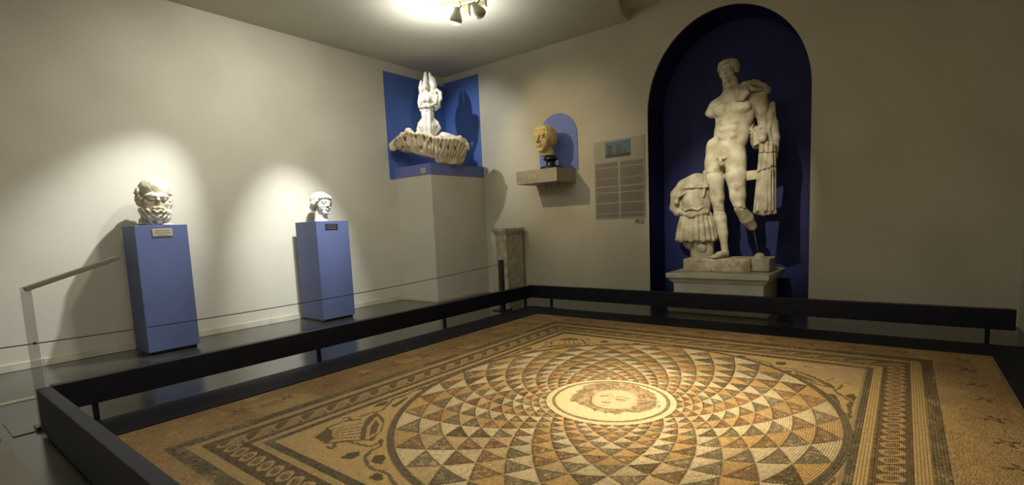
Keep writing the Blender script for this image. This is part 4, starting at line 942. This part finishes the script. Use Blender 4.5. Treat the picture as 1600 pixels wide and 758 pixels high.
# ------------------------------------------------------------------ corner carving: winged figure rising from a leaf crown
ac = empty('marble_finial', (-5.45, 5.15, 1.995), 'winged marble figure rising from a crown of carved leaves on the corner ledge', 'sculpture')
FW = np.array((-.618, .786, 0)); RW = np.array((.786, .618, 0))
def place(me):
    n_ = len(me.vertices); co = np.zeros(n_*3); me.vertices.foreach_get('co', co); co = co.reshape(-1, 3)
    W = co[:, :1]*RW+(7.5+co[:, 1:2])*FW; W[:, 2] = co[:, 2]; me.vertices.foreach_set('co', W.reshape(-1)); me.update(); return me
s = Sculpt((-1.36, -.24, 2.36), (-.82, .22, 3.42), .0066)
s.ell((-1.135, 0, 3.115), (.047, .055, .062), .02); s.cap((-1.135, .01, 3.07), (-1.135, .01, 3.0), .034, k=.02)
s.line([(-1.18, .01, 3.10), (-1.135, -.03, 3.155), (-1.09, .01, 3.10)], [.02, .026, .02], .01)
s.ell((-1.135, -.053, 3.10), (.010, .014, .018), .006)
for sx in (-1, 1): s.ell((-1.135+sx*.018, -.055, 3.118), (.012, .01, .008), .006, carve=True)
s.ell((-1.130, .01, 2.945), (.082, .062, .10), .03); s.cap((-1.205, .01, 3.00), (-1.06, .01, 3.005), .038, k=.03)
for x in (-1.165, -1.10): s.ell((x, -.055, 2.925), (.034, .032, .034), .010)
s.cap((-1.20, -.08, 2.905), (-1.165, -.085, 2.885), .008, k=.01, carve=True); s.cap((-1.12, -.09, 2.885), (-1.07, -.08, 2.905), .008, k=.01, carve=True)
s.ell((-1.13, .0, 2.83), (.072, .055, .08), .03)
s.line([(-1.225, -.03, 2.785), (-1.13, -.075, 2.770), (-1.04, -.03, 2.80)], [.016, .02, .016], .008)
s.line([(-1.22, -.05, 2.765), (-1.13, -.09, 2.750), (-1.04, -.05, 2.77)], .010, .008, carve=True)
# arms
s.line([(-1.215, 0, 3.00), (-1.235, -.02, 2.90), (-1.225, -.05, 2.83), (-1.14, -.10, 2.825)], [.032, .028, .026, .022], .01)
s.line([(-1.05, 0, 3.0), (-.985, -.01, 2.96), (-1.00, -.05, 2.87), (-1.09, -.10, 2.82)], [.032, .028, .026, .022], .01)
s.line([(-1.03, .02, 3.02), (-.975, .0, 3.07), (-.925, .0, 3.03), (-.925, .0, 2.95), (-.955, -.01, 2.90), (-.96, .0, 2.84), (-1.01, .0, 2.79)], [.022, .024, .024, .024, .022, .026, .02], .008)
s.line([(-.99, -.01, 3.01), (-.965, -.01, 2.98), (-.985, -.01, 2.94)], [.014, .012, .01], .006)
# wings
s.line([(-1.205, .04, 3.02), (-1.215, .04, 3.12), (-1.205, .04, 3.215)], [.035, .030, .014], .015)
s.line([(-1.145, .06, 3.10), (-1.140, .06, 3.22), (-1.132, .05, 3.335)], [.04, .034, .018], .015)
s.line([(-1.05, .05, 3.0), (-1.035, .05, 3.12), (-1.045, .05, 3.2), (-1.075, .05, 3.325)], [.05, .050, .042, .018], .015)
for x in (-1.065, -1.035): s.cap((x-.02, .0, 3.27), (x+.01, -.005, 3.08), .005, k=.008, carve=True)
# tunic, overfold and flaring skirt of folds
for i in range(11):
    a = math.radians(-95+190*i/10); x = math.sin(a); y = -math.cos(a)
    s.line([(-1.13+x*.080, y*.065, 2.76), (-1.128+x*.072, y*.065, 2.66), (-1.125+x*(.125), y*.095, 2.555), (-1.13+x*.085, y*.09, 2.47)], [.014, .017, .022, .014], .005)
s.line([(-1.13, 0, 2.76), (-1.13, 0, 2.62), (-1.13, 0, 2.44)], [.075, .065, .085], .03)
for sx in (-1, 1):
    s.line([(-1.13+sx*.06, -.02, 2.68), (-1.125+sx*.13, -.01, 2.60), (-1.125+sx*.150, .0, 2.53), (-1.13+sx*.10, -.01, 2.45)], [.02, .026, .030, .02], .008)
    s.line([(-1.13+sx*.035, -.06, 2.75), (-1.13+sx*.035, -.085, 2.6), (-1.13+sx*.03, -.09, 2.44)], [.030, .030, .022], .01)
s.cap((-1.13, -.115, 2.72), (-1.13, -.125, 2.45), .009, k=.012, carve=True)
s.ell((-1.035, .05, 3.12), (.058, .022, .16), .02); s.ell((-1.205, .045, 3.10), (.030, .02, .12), .02); s.ell((-1.142, .055, 3.20), (.032, .022, .14), .015)
s.ell((-1.02, .02, 2.93), (.055, .03, .10), .02); s.ell((-1.20, .01, 2.91), (.04, .03, .09), .02); s.ell((-.955, .015, 2.97), (.018, .02, .06), .02)
link('winged_figure', place(s.mesh(.0006)), 'marble_w', ac, True)
s = Sculpt((-1.74, -.34, 1.985), (-.48, .36, 2.62), .0078)
top = [(-1.66, 2.33), (-1.56, 2.41), (-1.46, 2.44), (-1.39, 2.485), (-1.30, 2.44), (-1.20, 2.44), (-1.10, 2.41), (-1.0, 2.37), (-.90, 2.36), (-.80, 2.36), (-.70, 2.37), (-.62, 2.32), (-.56, 2.21)]
bot = [(-1.53, 2.215), (-1.40, 2.185), (-1.25, 2.13), (-1.10, 2.085), (-1.035, 2.065), (-1.02, 2.005), (-.90, 2.0), (-.74, 1.998)]
def lerp_pl(pl, x): xs = [q[0] for q in pl]; return float(np.interp(x, xs, [q[1] for q in pl]))
NF = 40
for i in range(NF):
    t = i/(NF-1); xb = -1.53+t*.79; xt = -1.64+t*1.06; zb = lerp_pl(bot, xb); zt = lerp_pl(top, xt)-.035
    yb = -.02-.17*math.sin(math.pi*t)**.7; yt = -.08-.22*math.sin(math.pi*t)**.6-.02*(i % 2); wv = .012*math.sin(i*1.9)
    s.line([(xb, yb+.02, zb+.012), (xb*.65+xt*.35+wv, yb*.65+yt*.35-.012, zb*.6+zt*.4), (xb*.25+xt*.75-wv, yb*.2+yt*.8, zb*.2+zt*.8), (xt, yt-.02, zt)], [.009, .0115, .013, .016], .002)
for i in range(20):
    t = i/19; xb = -1.51+t*.75; xt = -1.60+t*.98; zb = lerp_pl(bot, xb); zt = lerp_pl(top, xt)-.06; yb = -.02-.17*math.sin(math.pi*t)**.7; yt = -.08-.22*math.sin(math.pi*min(max(t, .01), .99))**.6
    s.line([(xb, yb+.065, zb+.055), (xt, yt+.055, zt-.01)], [.048, .058], .02)
for i in range(10):
    t = i/9; x = -1.48+t*.78; s.cap((x, .02, lerp_pl(bot, x)+.07), (x-.03+t*.08, .0, lerp_pl(top, x)-.10), .07, .09, k=.04)
s.box((-.88, .03, 2.06), (.15, .12, .065), .03)
rl = random.Random(12)
for i, (x, z, rr, hh_) in enumerate([(-1.60, 2.345, .040, .05), (-1.53, 2.40, .038, .03), (-1.47, 2.415, .045, .05), (-1.40, 2.465, .052, .04), (-1.33, 2.425, .045, .07), (-1.26, 2.40, .036, .03), (-1.21, 2.425, .042, .06), (-1.14, 2.385, .05, .05), (-1.05, 2.36, .045, .08), (-.97, 2.33, .035, .03), (-.92, 2.345, .045, .05), (-.84, 2.325, .035, .03), (-.76, 2.345, .05, .05), (-.69, 2.345, .046, .06), (-.63, 2.31, .036, .05)]):
    t = (x+1.60)/1.0; y = -.05-.20*math.sin(math.pi*min(max(t, .02), .98))**.6
    s.line([(x+.01, y+.14, z-.06), (x+rl.uniform(-.03, .03), y+.03, z+rl.uniform(-.01, .015)), (x+rl.uniform(-.02, .02), y-.02, z-.012)], [rr, rr*.9, rr*.5], .03)
for (x, z, yv) in [(-1.44, 2.355, -.20), (-1.27, 2.375, -.25), (-1.33, 2.40, -.24), (-1.06, 2.30, -.30), (-1.10, 2.26, -.30), (-1.40, 2.20, -.19), (-1.22, 2.21, -.24), (-.93, 2.22, -.26), (-.83, 2.20, -.22), (-.74, 2.20, -.17), (-1.50, 2.24, -.14), (-1.15, 2.33, -.3)]:
    s.ell((x, yv, z), (.016, .07, .04), .006, carve=True)
s.line([(-1.62, -.06, 2.34), (-1.665, -.08, 2.30), (-1.66, -.09, 2.25), (-1.625, -.08, 2.235)], [.05, .04, .035, .02], .015)
s.line([(-.62, -.05, 2.31), (-.575, -.07, 2.26), (-.55, -.08, 2.20)], [.05, .035, .018], .015)
link('leaf_crown', place(s.mesh(.0008)), 'leaf', ac, True)
s = Sculpt((-1.05, -.12, 2.26), (-.66, .22, 2.56), .0085); s.ell((-.865, .05, 2.40), (.13, .09, .085), .02, R=roty(.15)); s.box((-.80, .0, 2.47), (.2, .2, .03), .01, carve=True, R=roty(math.radians(18))); s.cap((-.94, .05, 2.42), (-.98, .04, 2.36), .06, k=.02)
link('broken_block', place(s.mesh(.001)), 'marble_w', ac, True)
